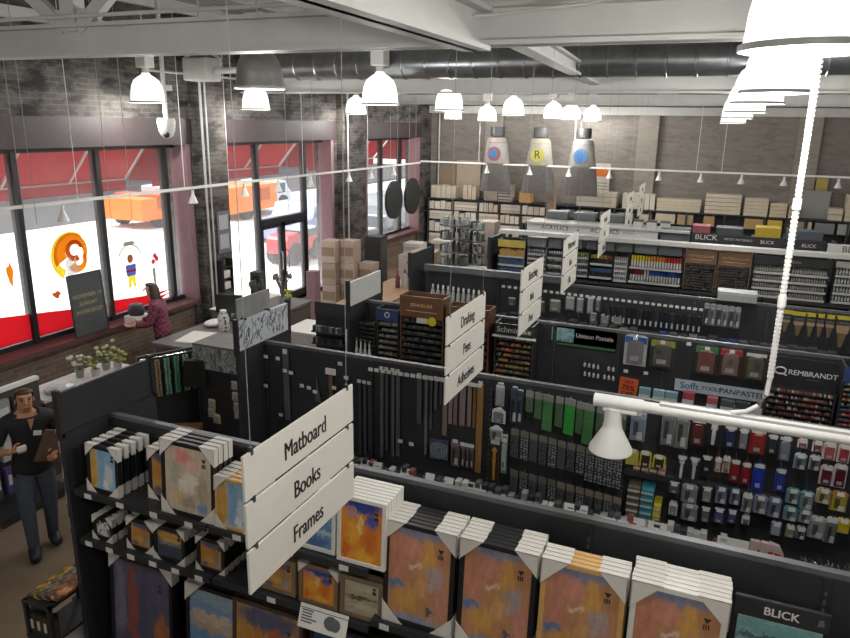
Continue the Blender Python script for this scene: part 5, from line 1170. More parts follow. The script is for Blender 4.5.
# boxes inside the shelves on the right side
for i, (rect, col, lb) in enumerate([((656,210,676,224),'#c4b79f','cream carton'),((678,212,694,226),'#a58d70','brown carton'),((704,215,715,227),'#b08f62','tan carton'),((745,218,766,229),'#b3935c','wide tan carton'),((768,219,783,230),'#c9a84f','yellow carton'),((793,222,806,234),'#9a8570','dull tan carton'),((808,224,812,236),'#c4b79f','cream carton'),((815,225,835,236),'#77797b','grey printed carton'),((838,227,850,238),'#9a9a94','pale grey carton')]):
    x0, y0, x1, y1 = rect; xa = at(x0, y0, y=21.43).x; xb = at(x1, y0, y=21.43).x
    sbox_thing('carton', '%s on the upper inside shelf of the back storage, %s from the left' % (lb, ORD[i]), 'box', xa, xb, 21.43, 21.85, 1.521, 1.80, col, 'cartons inside the back storage')
for i, (px0, px1, col) in enumerate([(503,512,'#b9b4aa'),(514,519,'#9a9a95'),(521,526,'#c9c9c4'),(531,545,'#4a5057'),(560,575,'#6d6f70'),(577,592,'#b5afa2'),(600,612,'#77797a'),(618,634,'#8f9191'),(640,652,'#b9b3a6')]):
    xa = at(px0, 208, y=21.43).x; xb = at(px1, 208, y=21.43).x
    sbox_thing('carton', 'carton in the dark middle of the back storage, %s from the left' % ORD[i], 'box', xa, xb, 21.43, 21.85, 1.521, 1.75, col, 'cartons inside the back storage')
# giant paint tube banners
def tube_banner(label, px, col, letter, ring, sx):
    cx = at(px, 150, y=20.6).x
    t = thing('paint_tube_banner', label, 'banner', (cx, 20.6, 0), 0, 'giant hanging paint tubes')
    MB().lathe([(.001, 4.12), (.2, 4.12), (.21, 4.06), (.21, 3.86), (.14, 3.84), (.001, 3.84)], 16).build('cap', mat('cap_charcoal', '#3b3a3b', .5), t, smooth=True)
    def sect(z, w, d, n=20): return [(w*math.cos(2*PI*i/n), d*math.sin(2*PI*i/n), z) for i in range(n)]
    def loft(secs):
        b = MB(); n = 20; vs = [p for s in secs for p in s]; fs = []
        for k in range(len(secs)-1): fs += [(k*n+i, k*n+(i+1) % n, (k+1)*n+(i+1) % n, (k+1)*n+i) for i in range(n)]
        fs += [tuple(range(n))[::-1], tuple(range((len(secs)-1)*n, len(secs)*n))]; return b.add(vs, fs)
    loft([sect(3.06, .40, .22), sect(3.2, .38, .23), sect(3.7, .30, .26), sect(3.80, .26, .25), sect(3.84, .16, .16)]).build('label_section', mat('banner_white', '#8d8983', .5), t, smooth=True)
    loft([sect(2.25, .50, .02), sect(2.5, .47, .09), sect(3.0, .41, .21), sect(3.06, .40, .22)]).build('tube_body', mat('banner_silver', '#716f6c', .35, metal=.3), t, smooth=True)
    for z in (3.06, 3.66): MB().lathe([(.405 if z < 3.2 else .31, z), (.415 if z < 3.2 else .315, z+.03)], 20, sy=.62 if z < 3.2 else .86).build('band', cmat(ring), t)
    MB().cyl((-.01, -.252, 3.36), (-.01, -.232, 3.36), .2, 24).build('disc', cmat(col), t)
    if letter: text(letter, .32, (-.01, -.2535, 3.36), FACE_Y, ink, t, .001)
    else: MB().ball((-.03, -.255, 3.36), (.11, .008, .13)).build('disc_mark', cmat('#6f4448' if col == '#8f4a50' else '#2f5f8f'), t)
    for sx_ in (-.1, .1): MB().cyl((sx_, 0, 4.12), (sx_, 0, ZC-.004), .004, 5).build('wire', wiregrey, t)
tube_banner('hanging giant paint tube with a red disc, left of three on the back wall', 497, '#74434a', '', '#8a6668', 0)
tube_banner('hanging giant paint tube with a yellow ringed letter R, middle of three', 540, '#9a9440', 'R', '#8f8a45', 0)
tube_banner('hanging giant paint tube with a blue disc, right of three on the back wall', 583, '#3f6690', '', '#767f86', 0)
# black round hanging discs
for i, (y, z) in enumerate(((15.88, 2.36), (16.98, 2.36))):
    t = thing('hanging_disc', '%s black round panel hanging on wires by the farthest window' % ('left' if i == 0 else 'right'), 'panel', (-7.5, y, z), 0, 'black round hanging panels')
    MB().cyl((-.03, 0, 0), (.03, 0, 0), .46, 36).build('panel', ink, t)
    c = MB()
    for s in (-.2, .2): c.cyl((0, s, .4), (0, s, 5.92-z), .004, 5)
    c.build('wire', wiregrey, t)
# ------------------------------------------------------------------ spinner racks in front of the canvases
def spinner(label, x, y, top, seed):
    r_ = random.Random(seed); t = thing('spinner_rack', label, 'rack', (x, y, 0))
    MB().cyl((0, 0, 0), (0, 0, .04), .35, 20).build('base', blackm, t); MB().cyl((0, 0, .04), (0, 0, top), .03, 8).build('pole', blackm, t)
    lv = 9
    for k in range(lv):
        z = .25+(top-.35)*k/(lv-1)
        o = MB().cyl((0, 0, z-.02), (0, 0, z), .3, 16).build('tier', midgrey, t)
        g_ = MB()
        for i in range(12):
            a = 2*PI*i/12; g_.obx((.24*math.cos(a), .24*math.sin(a), z+.065), (.09, .05, .12), Matrix.Rotation(a, 3, 'Z'), r_.randrange(4))
        so = g_.build('goods', [cmat('#8f9390'), cmat('#6d7568'), cmat('#a9aaa6'), cmat('#4f554f')], o); so['kind'] = 'stuff'
q = at(455, 219, y=13.0); spinner('grey green spinner rack left of its twin before the canvas shelves', q.x, 13.0, q.z, 1)
q = at(472, 223, y=13.6); spinner('shorter grey green spinner rack right of its twin before the canvas shelves', q.x, 13.6, q.z, 2)
q = at(487, 222, y=14.3); sbox_thing('canvas_cabinet', 'tall pale cabinet of canvases right of the spinner racks', 'cabinet', q.x-.17, q.x+.17, 14.3, 14.7, 0, q.z, '#a9998c', None, '#b5a699')
# ================================================================== left side: counters and window goods
stone = mat('counter_grey', '#6b6967', .45, var=.1); chalk = paintmat('chalk_drawing', ['#4f5654', '#5d6664', '#59615f', '#a9b2b2', '#525a58', '#c3cac9', '#4a5250'], 16, (1, 1, .35), 2.4, .8)
# checkout counter: long run along y
ck = thing('checkout_counter', 'long grey checkout counter with a dark stone top behind the header panels', 'counter', (-7.2, 7.7, 0))
MB().box((-.3, 0, 0), (.36, 3.2, .97)).build('body', mat('counter_front', '#5f5750', .55), ck); MB().box((-.36, -.06, .97), (.4, 3.22, 1.02)).build('worktop', stone, ck, bevel=.006)
MB().box((-.3, -.02, 0), (.36, 0, .1)).build('kick', ink, ck)
kd = thing('endcap_rack', 'black peg rack with a chalk drawn header at the end of the checkout counter', 'rack', (-6.22, 7.1, 0))
MB().box((0, 0, 0), (.9, .08, 1.0)).build('back_panel', black, kd); MB().box((0, -.2, 0), (.9, .55, .08)).build('base', blackm, kd); MB().box((-.03, -.02, 0), (0, .5, 1.3)).build('side_panel', black, kd)
MB().box((-.03, -.06, 1.02), (.92, -.03, 1.33)).build('header', chalk, kd); MB().box((-.03, -.06, 1.33), (.92, .5, 1.36)).build('worktop', stone, kd)
for i, (px, py, c_) in enumerate(((211,403,'#b9ae4a'),(211,412,'#b9b05a'),(216,418,'#c9c05a'),(234,385,'#8f9193'),(235,396,'#b5b6b6'),(236,406,'#77797b'),(237,414,'#8f9193'))):
    pack('%s small pack on the chalk headed rack, %s from the top left' % ('yellow labelled' if i < 3 else 'grey', ORD[i]), (px-4, py-4, px+5, py+5), 7.06, c_, '#c9c9c6', None, 'blister', 'small packs on the chalk headed rack', .012)
def simple(name, label, cat, mb, m, loc, rz=0, smooth=False, group=None):
    o = mb.build(name, m, None, smooth=smooth, loc=loc); o.rotation_euler.z = rz; return tag(o, label, cat, group)
simple('paper_stack', 'white paper sheets lying on the counter near the beads', 'paper', MB().box((-.22, -.28, 0), (.22, .28, .02)), white, (-7.08, 8.1, 1.021), .2)
simple('paper_bag', 'crumpled white paper on the checkout counter beside the paper sheets', 'paper', MB().ball((0, 0, .05), (.14, .18, .05), 9, 5), white, (-7.3, 8.75, 1.021))
v = thing('patterned_bottle', 'white and dark patterned bottle standing on the checkout counter', 'bottle', (-6.98, 8.6, 1.021)); MB().lathe([(.001, 0), (.075, 0), (.09, .05), (.085, .15), (.09, .22), (.06, .28), (.05, .3), (.001, .3)], 14).build('body', stencilmat('bottle_pattern', '#c9c9c5', '#55585a', 18), v, smooth=True); MB().cyl((0, 0, .3), (0, 0, .33), .05, 10).build('cap', white, v)
d_ = thing('tape_dispenser', 'black round device beside the patterned bottle on the counter', 'device', (-6.95, 8.95, 1.021)); MB().ball((0, 0, .1), (.13, .14, .1), 12, 8).build('body', ink, d_, smooth=True); MB().cyl((0, .0, .18), (0, 0, .22), .05, 10).build('knob', midgrey, d_)
mon = thing('monitor', 'dark register screen on the checkout counter left of the grey board', 'monitor', (-7.3, 9.15, 1.021), .3); MB().box((-.1, -.1, 0), (.1, .1, .02)).build('base', ink, mon); MB().cyl((0, 0, .02), (0, 0, .14), .025, 8).build('stand', ink, mon); MB().box((-.22, -.02, .12), (.22, .02, .42)).build('screen', mat('screen_dark', '#2f3133', .2), mon)
sp_ = thing('speaker', 'slim dark box speaker standing against the bright middle window', 'speaker', (-8.0, 10.9, 1.021), .2); MB().box((-.1, -.1, -.2), (.1, .1, .42)).build('body', dkgrey, sp_); MB().box((-.08, -.104, -.1), (.08, -.1, .36)).build('grille', ink, sp_)
rt_ = thing('return_counter', 'back counter under the middle window behind the checkout', 'counter', (-8.2, 10.2, 0)); MB().box((-.35, 0, 0), (.4, 1.5, .8)).build('body', mat('counter_front', '#5f5750', .55), rt_); MB().box((-.37, -.02, .8), (.42, 1.52, .82)).build('worktop', white, rt_)
for i, (x, y, z, c_, h, lb) in enumerate([(-7.35, 10.05, 1.021, '#55504a', .42, 'brown dried plant'), (-7.1, 10.4, 1.021, '#77706a', .5, 'grey twig plant')]):
    t = thing('potted_plant', '%s in a jar on the checkout counter by the window' % lb, 'plant', (x, y, z)); MB().lathe([(.001, 0), (.06, 0), (.07, .08), (.05, .14), (.055, .15)], 12).build('jar', cmat('#8f9aa0', .2), t, smooth=True)
    s = MB(); r_ = random.Random(i)
    for k in range(9):
        a = r_.uniform(0, 6.28); s.tube([(0, 0, .05), (.05*math.cos(a), .05*math.sin(a), h*.6), (.16*math.cos(a), .16*math.sin(a), h+r_.uniform(-.1, .1))], .009, 5)
        s.ball((.15*math.cos(a), .15*math.sin(a), h), (.03, .03, .05), 6, 4)
    s.build('stems', cmat(c_, .8), t)
for i, (px, py, lb, col) in enumerate([(246, 300, 'yellow green flower', '#b5b54a'), (208, 305, 'yellow flower', '#c4b24a')]):
    x, y = ((-6.95, 10.35), (-7.42, 9.5))[i]
    t = thing('flower_vase', '%s bunch on the counter %s the grey board' % (lb, 'right of' if i == 0 else 'far left of'), 'flowers', (x, y, 1.021)); MB().lathe([(.001, 0), (.04, 0), (.05, .1), (.04, .14)], 10).build('vase', cmat('#5a4a50', .3), t, smooth=True)
    s = MB(); r_ = random.Random(i+5)
    for k in range(10): s.ball((r_.uniform(-.06, .06), r_.uniform(-.06, .06), .22+r_.uniform(-.05, .06)), .03, 6, 4)
    s.build('blossoms', cmat(col, .7), t); c = MB()
    for k in range(5): c.tube([(0, 0, .1), (r_.uniform(-.05, .05), r_.uniform(-.05, .05), .22)], .006, 4)
    c.build('stems', cmat('#5a6a44'), t)
sf = thing('small_shelf_unit', 'black little wall shelf with white cards on the pilaster by the middle window', 'shelf', (-8.86, 10.95, 0)); s = MB()
for z in (1.0, 1.22, 1.44): s.box((0, -.14, z), (.16, .14, z+.02))
s.box((0, -.15, .98), (.16, -.13, 1.6)); s.box((0, .13, .98), (.16, .15, 1.6)); s.build('frame', ink, sf)
for z in (1.02, 1.24): MB().box((.05, -.1, z), (.12, .1, z+.14)).build('card_pack', white, sf)
t = thing('wall_poster', 'pale framed notices on the pilaster left of the middle window', 'poster', (-8.89, 11.1, 1.7)); MB().box((0, -.18, 0), (.02, .18, .8)).build('board', mat('notice_board', '#6a6a70', .6), t)
for z in (.08, .45): MB().box((.02, -.13, z), (.025, .13, z+.28)).build('notice', cmat('#aaaab2'), t)
# chalkboard on the sill
cb = thing('chalkboard', 'dark chalkboard with yellowish hand lettering leaning in the nearest window', 'chalkboard', (-8.98, 7.9, .905), 0); cb.rotation_euler = (0, -.06, 0)
MB().box((-.02, -.3, 0), (0, .3, .95)).build('slate', mat('slate_board', '#4b4f50', .7, var=.15), cb)
fr = MB(); fr.box((-.025, -.32, 0), (.006, -.3, .97)); fr.box((-.025, .3, 0), (.006, .32, .97)); fr.box((-.025, -.3, .95), (.006, .3, .97)); fr.box((-.025, -.3, -.0), (.006, .3, .02)); fr.build('frame', dkgrey, cb)
chk = cmat('#b0a878', .8)
for i, (tx, s_) in enumerate((('* * *', .07), ('', .0), ('NOVEMBER 17', .085), ('SUNDAY', .085), ('WORKSHOP', .09), ('. . .', .06), ('11 - 3', .08))):
    if tx: text(tx, s_, (.002, 0, (.87-.125*i)), FACE_X, chk if i in (2, 3, 4) else midgrey, cb, .0006)
# window paintings (paint on the glass)
def arc(cx, cz, r, a0, a1, w0, w1, n=22):
    A = []; B = []
    for i in range(n+1):
        f = i/n; a = a0+(a1-a0)*f; w = w0+(w1-w0)*f
        A.append((cx+(r+w)*math.cos(a), cz+(r+w)*math.sin(a))); B.append((cx+(r-w)*math.cos(a), cz+(r-w)*math.sin(a)))
    return A+B[::-1]
LAY = [0]
def flat(mb, q):
    mb.add([(LAY[0]*.001, y, z) for y, z in q], [tuple(range(len(q)))])
def strip(mb, poly):
    n = len(poly)//2; LAY[0] += 1
    for i in range(n-1): flat(mb, [poly[i], poly[i+1], poly[-2-i], poly[-1-i]])
redp = clothmat('window_paint_red', '#d62029', .42); 
rb = MB(); flat(rb, [(4.3, .98), (8.55, .98), (8.55, 1.17), (7.3, 1.34), (6.0, 1.5), (4.3, 1.6)])
LAY[0] = 0; flat(rb, [(8.68, .98), (10.05, .98), (10.05, 1.0), (9.75, 1.0), (10.06, 1.08), (9.6, 1.06), (10.06, 1.14), (9.4, 1.15), (8.68, 1.22)])
rb = rb.build('window_painting', redp, loc=(-9.342, 0, 0)); tag(rb, 'bright red band painted along the bottom of the nearest window', 'window painting', 'window paintings')
orp, ylp, whp, drp = clothmat('paint_orange', '#f08a1e', .55), clothmat('paint_yellow', '#f6d63a', .55), clothmat('paint_white', '#e9e6de', .55), clothmat('paint_rust', '#c4541c', .55)
wp = thing('window_painting', 'round orange and yellow swirl painted on the nearest window', 'window painting', (-9.342, 7.98, 2.12), 0, 'window paintings')
b = MB(); strip(b, arc(0, 0, .33, .9, 4.2, .02, .07)); b.build('yellow_ring', ylp, wp)
b = MB(); strip(b, arc(.02, .02, .24, -.6, 3.6, .03, .12)); strip(b, arc(.1, -.1, .14, 3.6, 6.9, .07, .03)); b.build('orange_swirl', orp, wp)
b = MB(); strip(b, arc(.06, .06, .13, .2, 5.2, .03, .05)); b.build('rust_swirl', drp, wp)
LAY[0] += 1; b = MB(); flat(b, [(-.15, -.1), (-.05, -.02), (.0, -.12), (.06, -.04), (.1, -.3), (-.12, -.34)]); b.build('pale_shape', whp, wp)
w2 = thing('window_painting', 'small painted figure in yellow trousers on the nearest window', 'window painting', (-9.342, 9.15, 1.36), 0, 'window paintings')
blp, brp = clothmat('paint_blue', '#5560a8', .5), clothmat('paint_brown', '#9a5a3a', .5); pkp = clothmat('paint_pink', '#d0404a', .5)
MB().add([(.003, y_, z_) for y_, z_ in [(-.09, 0), (-.03, 0), (0, .12), (.03, 0), (.09, 0), (.08, .2), (-.08, .2)]], [tuple(range(len([(-.09, 0), (-.03, 0), (0, .12), (.03, 0), (.09, 0), (.08, .2), (-.08, .2)])))]).build('trousers', ylp, w2)
MB().add([(.003, y_, z_) for y_, z_ in [(-.1, .2), (.1, .2), (.12, .4), (-.12, .4)]], [tuple(range(len([(-.1, .2), (.1, .2), (.12, .4), (-.12, .4)])))]).build('shirt', blp, w2); MB().add([(.005, y_, z_) for y_, z_ in [(-.12, .27), (.12, .27), (.12, .31), (-.12, .31)]], [tuple(range(len([(-.12, .27), (.12, .27), (.12, .31), (-.12, .31)])))]).build('stripe', pkp, w2)
b = MB(); b.add([(.003, y_, z_) for y_, z_ in [(.07*math.cos(a), .5+.08*math.sin(a)) for a in [i*PI/5 for i in range(10)]]], [tuple(range(len([(.07*math.cos(a), .5+.08*math.sin(a)) for a in [i*PI/5 for i in range(10)]])))]); b.build('head', brp, w2)
b = MB(); strip(b, arc(0, .48, .26, .3, 2.84, .012, .012)); b.add([(.003, y_, z_) for y_, z_ in [(-.14, .74), (.14, .74), (.1, .8), (-.1, .8)]], [tuple(range(len([(-.14, .74), (.14, .74), (.1, .8), (-.1, .8)])))]); b.build('arch', clothmat('paint_grey', '#8a8a7a', .5), w2)
w3 = thing('window_painting', 'small red flower painted right of the painted figure', 'window painting', (-9.342, 9.68, 1.3), 0, 'window paintings')
MB().add([(.003, y_, z_) for y_, z_ in [(-.02, 0), (.03, 0), (.04, .3), (-.04, .3)]], [tuple(range(len([(-.02, 0), (.03, 0), (.04, .3), (-.04, .3)])))]).build('stem', clothmat('paint_grey', '#8a8a7a', .5), w3); b = MB()
for y, z in ((0, .42), (.09, .46), (.05, .52)): b.add([(.003, y_, z_) for y_, z_ in [(y+.05*math.cos(a), z+.05*math.sin(a)) for a in [i*PI/4 for i in range(8)]]], [tuple(range(len([(y+.05*math.cos(a), z+.05*math.sin(a)) for a in [i*PI/4 for i in range(8)]])))])
b.build('petals', pkp, w3)
for lb, y, z, m_, r in (('small rust blot painted low on the nearest window', 7.62, 1.55, drp, .07), ('small green blot painted low on the nearest window', 8.1, 1.62, clothmat('paint_green', '#7a8a4a', .5), .05), ('thin ochre stalk painted at the left edge of the nearest window', 6.9, 2.0, orp, .05)):
    b = MB().add([(.003, y_, z_) for y_, z_ in [((r*(1+.3*math.sin(3*a)))*math.cos(a), r*(.8+.2*math.cos(5*a))*math.sin(a)*(4 if 'stalk' in lb else 1)) for a in [i*PI/8 for i in range(16)]]], [tuple(range(len([((r*(1+.3*math.sin(3*a)))*math.cos(a), r*(.8+.2*math.cos(5*a))*math.sin(a)*(4 if 'stalk' in lb else 1)) for a in [i*PI/8 for i in range(16)]])))])
    tag(b.build('window_painting', m_, None, loc=(-9.342, y, z)), lb, 'window painting', 'window paintings')
# printer / register on sill that the woman uses
pr_ = thing('display_case', 'white and black boxed device on the window sill in front of the woman', 'device', (-8.87, 8.72, .903)); MB().box((-.12, -.16, 0), (.12, .16, .12)).build('base', white, pr_); MB().lathe([(.001, .12), (.12, .12), (.14, .2), (.1, .3), (.001, .33)], 12).build('dome', dkgrey, pr_, smooth=True)
# low wall with a white ledge, plants and cups behind the black header
lw = thing('low_display_table', 'low display table with a white ledge along the window aisle', 'table', (-7.3, 5.45, 0)); MB().box((-.24, 0, 0), (.2, 1.35, .95)).build('body', mat('table_brown', '#4f4037', .6), lw); MB().box((-.26, -.02, .95), (.22, 1.37, .99)).build('top', mat('ledge_white', '#cfccc6', .5), lw)
r_ = random.Random(4)
for i, (x, y, h, col, lb) in enumerate([(-7.28, 6.55, .3, '#b9bd8a', 'white and green potted orchid'), (-7.2, 6.3, .22, '#8f9a5c', 'yellow green seedling pot'), (-7.36, 6.2, .25, '#c9c6bc', 'white blossom pot'), (-7.15, 6.62, .18, '#9aa05c', 'leafy herb pot')]):
    t = thing('potted_plant', '%s on the white ledge behind the black end panel' % lb, 'plant', (x, y, .99)); MB().lathe([(.001, 0), (.045, 0), (.06, .1), (.05, .1)], 10).build('pot', cmat('#b9b6b0' if i % 2 else '#8a8f8a', .3), t, smooth=True)
    s = MB(); f = MB()
    for k in range(8):
        a = r_.uniform(0, 6.28); e = (.12*math.cos(a), .12*math.sin(a), h+r_.uniform(-.05, .08)); s.tube([(0, 0, .08), (e[0]*.4, e[1]*.4, h*.7), e], .005, 4); f.ball(e, (.03, .03, .022), 6, 4); f.ball((e[0]*.6, e[1]*.6, h*.75), (.035, .02, .015), 6, 4)
    s.build('stems', cmat('#6a7a4a'), t); f.build('blossoms', cmat(col, .7), t)
simple('plastic_wrap', 'crumpled clear plastic on the white ledge left of the plants', 'plastic wrap', MB().ball((0, 0, .04), (.16, .2, .05), 9, 5), cmat('#c3c4c6', .3), (-7.2, 5.75, .99))
# bead strands hanging on a bar
bb = thing('bead_rack', 'dark peg stand with a top bar carrying bead strands beside the counter', 'rack', (-6.55, 6.95, 0)); bb.rotation_euler.z = math.radians(62)
MB().box((-.42, .02, 0), (.42, .06, 1.22)).build('panel', blackm, bb); MB().cyl((-.42, -.06, 1.2), (.42, -.06, 1.2), .012, 8).build('bar', chrome, bb); MB().box((-.42, -.15, 0), (.42, .25, .05)).build('base', blackm, bb)
Rb = Matrix.Rotation(math.radians(62), 3, 'Z')
for i, (col, nm) in enumerate((('#b9b3a0', 'cream'), ('#8f7a62', 'tan'), ('#6f9a84', 'pale green'), ('#4f8a6a', 'green'), ('#8aa88f', 'grey green'), ('#7d8f7a', 'sage'))):
    p = Vector((-6.55, 6.95, 1.2))+Rb@Vector((-.34+i*.125, -.075, 0))
    t = thing('bead_strand', '%s bead strands hanging from the bar, %s from the left' % (nm, ORD[i]), 'beads', p, math.radians(62), 'hanging bead strands'); b = MB()
    for s_ in (-.02, .02):
        for k in range(15): b.ball((s_+rnd.uniform(-.006, .006), -.02, -.04-.034*k), .021, 6, 4)
    b.build('beads', cmat(col, .4), t, smooth=True); MB().cyl((0, .0, .012), (0, -.03, .02), .012, 6).build('clip', tagw, t)
simple('merchandise_bag', 'black bag with pale lettering right of the bead strands', 'bag', MB().prism([(-.16, 0), (.16, 0), (.13, .36), (-.13, .36)], -.05, .05, 'y'), ink, (-6.2, 7.0, .78), .3)
# low bench in the aisle behind the front run
bn = thing('low_bench', 'low brown wooden bench on the floor left of the chalk headed rack', 'bench', (-6.35, 6.35, 0), .5); MB().box((-.55, -.25, .28), (.55, .25, .36)).build('top', wood2, bn); 
for sx in (-.48, .48):
    for sy in (-.2, .2): MB().box((sx-.04, sy-.04, 0), (sx+.04, sy+.04, .28)).build('leg', wood2, bn)
# middle area: boxes, cabinet, register
for i in range(3):
    for j in range(3 if i < 2 else 2):
        sbox_thing('wooden_crate', 'pale wooden crate by the shop door, %s from the left in the %s layer' % (ORD[i], ['bottom', 'middle', 'top'][j]), 'crate', -8.45+i*.38, -8.10+i*.38, 14.0+i*.2, 14.35+i*.2, .01+j*.52, .52+j*.52, ['#b39f92', '#a38f84', '#bba89a'][(i+j) % 3], 'pale wooden crates by the door', band='#8f7a66')
q = at(313, 271, y=13.0); pk_ = thing('pink_pillar', 'short pink box pillar beside the shop door', 'pillar', (q.x, 13.0, 0)); MB().box((-.11, -.11, 0), (.11, .11, q.z-.02)).build('body', reveal, pk_); MB().box((-.12, -.12, q.z-.02), (.12, .12, q.z)).build('cap', reveal, pk_)
cbn = thing('black_cabinet', 'tall narrow black cabinet in front of the far pilaster', 'cabinet', (-7.55, 15.0, 0)); MB().box((-.2, -.2, 0), (.2, .2, 1.6)).build('body', blackm, cbn); MB().box((.201, -.17, .1), (.206, .17, 1.5)).build('door', mat('cab_door', '#45484a', .4), cbn); MB().box((.206, .12, .8), (.22, .14, .95)).build('handle', chrome, cbn)
wd = [(-6.75, 15.5), (-6.3, 16.2), (-5.85, 16.9)]
for i, (x, y) in enumerate(wd):
    t = thing('flat_file', 'white drawer cabinet below the far window, %s from the left' % ORD[i], 'cabinet', (x, y, 0)); MB().box((-.3, -.3, 0), (.3, .3, 1.15)).build('body', mat('file_white', '#c6bfba', .5), t)
    for k in range(4):
        o = MB().box((-.28, -.312, .06+k*.27), (.28, -.3, .30+k*.27)).build('drawer', mat('file_white2', '#cfc8c2', .5), t); MB().box((-.08, -.322, .16+k*.27), (.08, -.312, .19+k*.27)).build('handle', midgrey, o)
for i, (x, y, z, w, c_, lb) in enumerate([(-6.75, 15.5, 1.151, .22, '#c9c2c0', 'white carton'), (-6.3, 16.2, 1.151, .24, '#d2cac4', 'pale carton'), (-5.85, 16.9, 1.151, .25, '#b9a184', 'tan carton')]):
    sbox_thing('carton', '%s on top of the drawer cabinets, %s from the left' % (lb, ORD[i]), 'box', x-w, x+w, y-.2, y+.2, z, z+.28, c_, 'cartons on the drawer cabinets', band='#a99f98')
sbox_thing('carton', 'big yellowish carton left of the dark header of the fourth run', 'box', -6.2, -5.65, 13.9, 14.4, 0, 1.5, '#b8a180', None, band='#a08a6a')
ds = thing('demo_table', 'wooden table with a white end between the counters and the shelving runs', 'table', (-6.1, 12.3, 0)); MB().box((-.45, -1.2, .86), (.45, 1.5, .9)).build('top', mat('table_wood', '#a98563', .45, var=.15), ds); MB().box((-.44, -1.6, .86), (.46, -1.2, .905)).build('white_end', white, ds)
for sx in (-.38, .38):
    for sy in (-1.5, 1.4): MB().box((sx-.03, sy-.03, 0), (sx+.03, sy+.03, .86)).build('leg', blackm, ds)
wt = thing('white_counter', 'glossy white counter end beside the black register rack', 'counter', (-6.0, 9.6, 0)); MB().box((-.35, -.3, 0), (.35, .4, .9)).build('body', mat('counter_white', '#d9d6d2', .3), wt); MB().box((-.37, -.32, .9), (.37, .42, .93)).build('top', white, wt)
rr_ = thing('pen_display', 'black freestanding pen display with a small header left of the white header', 'display', (-5.1, 8.75, 0)); MB().box((-.28, -.05, 0), (.24, .05, 1.62)).build('back_panel', blackm, rr_); MB().box((-.28, -.07, 1.45), (.24, -.05, 1.65)).build('header', dkgrey, rr_)
for k in range(5):
    o = MB().box((-.27, -.2, .5+k*.18), (.23, -.05, .52+k*.18)).build('tray', dkgrey, rr_); g_ = MB()
    for i in range(10): g_.box((-.25+i*.048, -.19, .52+k*.18), (-.22+i*.048, -.12, .6+k*.18), rnd.randrange(3))
    so = g_.build('pens', [cmat('#4a4d52'), cmat('#8f9193'), cmat('#35383d')], o); so['kind'] = 'stuff'
MB().box((.26, -.12, .85), (.28, .12, 1.3)).build('white_card', white, rr_)
for i in range(3):
    t = thing('spray_bottle', 'small red capped bottle on the wooden table, %s from the left' % ORD[i], 'bottle', (-6.05+i*.12, 13.0+i*.1, .901), 0, 'bottles on the wooden table'); MB().lathe([(.001, 0), (.05, 0), (.05, .22), (.02, .28), (.02, .3)], 10).build('body', cmat('#b9b6b8' if i else '#6a3038', .3), t, smooth=True); MB().cyl((0, 0, .3), (0, 0, .37), .025, 8).build('cap', cmat('#a8323c'), t)
for i in range(4):
    t = thing('white_figure', 'white slim bottle on the third run left end, %s from the left' % ORD[i], 'bottle', (-4.05+i*.02+(.0 if i < 1 else .05*i), 7.5-.02*i, 1.225), 0, 'white bottles at the third run end'); MB().lathe([(.001, 0), (.022, 0), (.024, .2), (.01, .28), (.01, .33), (.001, .34)], 10).build('body', cmat('#c3c3c1', .4), t, smooth=True); MB().cyl((0, 0, .34), (0, 0, .37), .012, 8).build('cap', midgrey, t)
# goods on the outer side of the front run's end panel
for r in range(4):
    for i in range(3):
        t = thing('hanging_pack', 'checked grey pack on the outer side of the front end panel, %s from the top in %s strip' % (ORD[r], ['front', 'middle', 'rear'][i]), 'pack', (-4.242-i*.1, 3.42+i*.12, 1.95-r*.21), 0, 'packs on the outer end panel'); MB().box((-.09, -.03, -.19), (-.002, .03, 0)).build('pouch', cmat('#5d5f62'), t); MB().box((-.08, -.036, -.15), (-.02, -.03, -.06)).build('label', cmat('#b9b9b7'), t)
t = thing('round_pack', 'round magenta and white pack low beside the front end panel', 'pack', (-4.50, 3.72, .321)); 
MB().cyl((0, -.012, 0), (0, .012, 0), .12, 24).build('disc', cmat('#c0306e'), t); MB().cyl((0, -.016, 0), (0, -.011, 0), .06, 18).build('centre', white, t)
lwb = thing('low_bin', 'low black bin on the floor against the front end panel', 'bin', (-4.52, 3.74, 0)); MB().box((-.28, -.05, 0), (.28, .4, .2)).build('body', blackm, lwb); MB().box((-.25, -.054, .05), (.25, -.05, .15)).build('label', midgrey, lwb)
# floor stand with magazines at the very front left
st = thing('magazine_stand', 'low black stand with magazines at the bottom left corner by the front run', 'stand', (-4.42, 3.33, 0)); MB().box((-.14, -.25, 0), (.14, .25, .04)).build('base', blackm, st)
for z in (.35, .65): MB().box((-.14, -.25, z), (.14, .25, z+.02)).build('shelf', blackm, st)
for sx in (-.125, .125):
    for sy in (-.23, .23): MB().box((sx-.015, sy-.015, 0), (sx+.015, sy+.015, .67)).build('post', blackm, st)
for i, (c_, nm) in enumerate((('#c9a02c', 'yellow'), ('#8f8a80', 'grey'), ('#b5763a', 'orange'))):
    o = thing('magazine', '%s covered magazine lying on the low stand, %s of three' % (nm, ORD[i]), 'magazine', (-4.49+i*.09, 3.33, .672+.022*i), .06, 'magazines on the low stand'); MB().box((-.07, -.2, 0), (.07, .2, .02)).build('cover', paintmat('mag_'+nm, [c_, '#33302c', c_, '#d9d5cc'], 9), o); MB().box((-.068, -.198, .001), (.069, .198, .017)).build('pages', white, o)
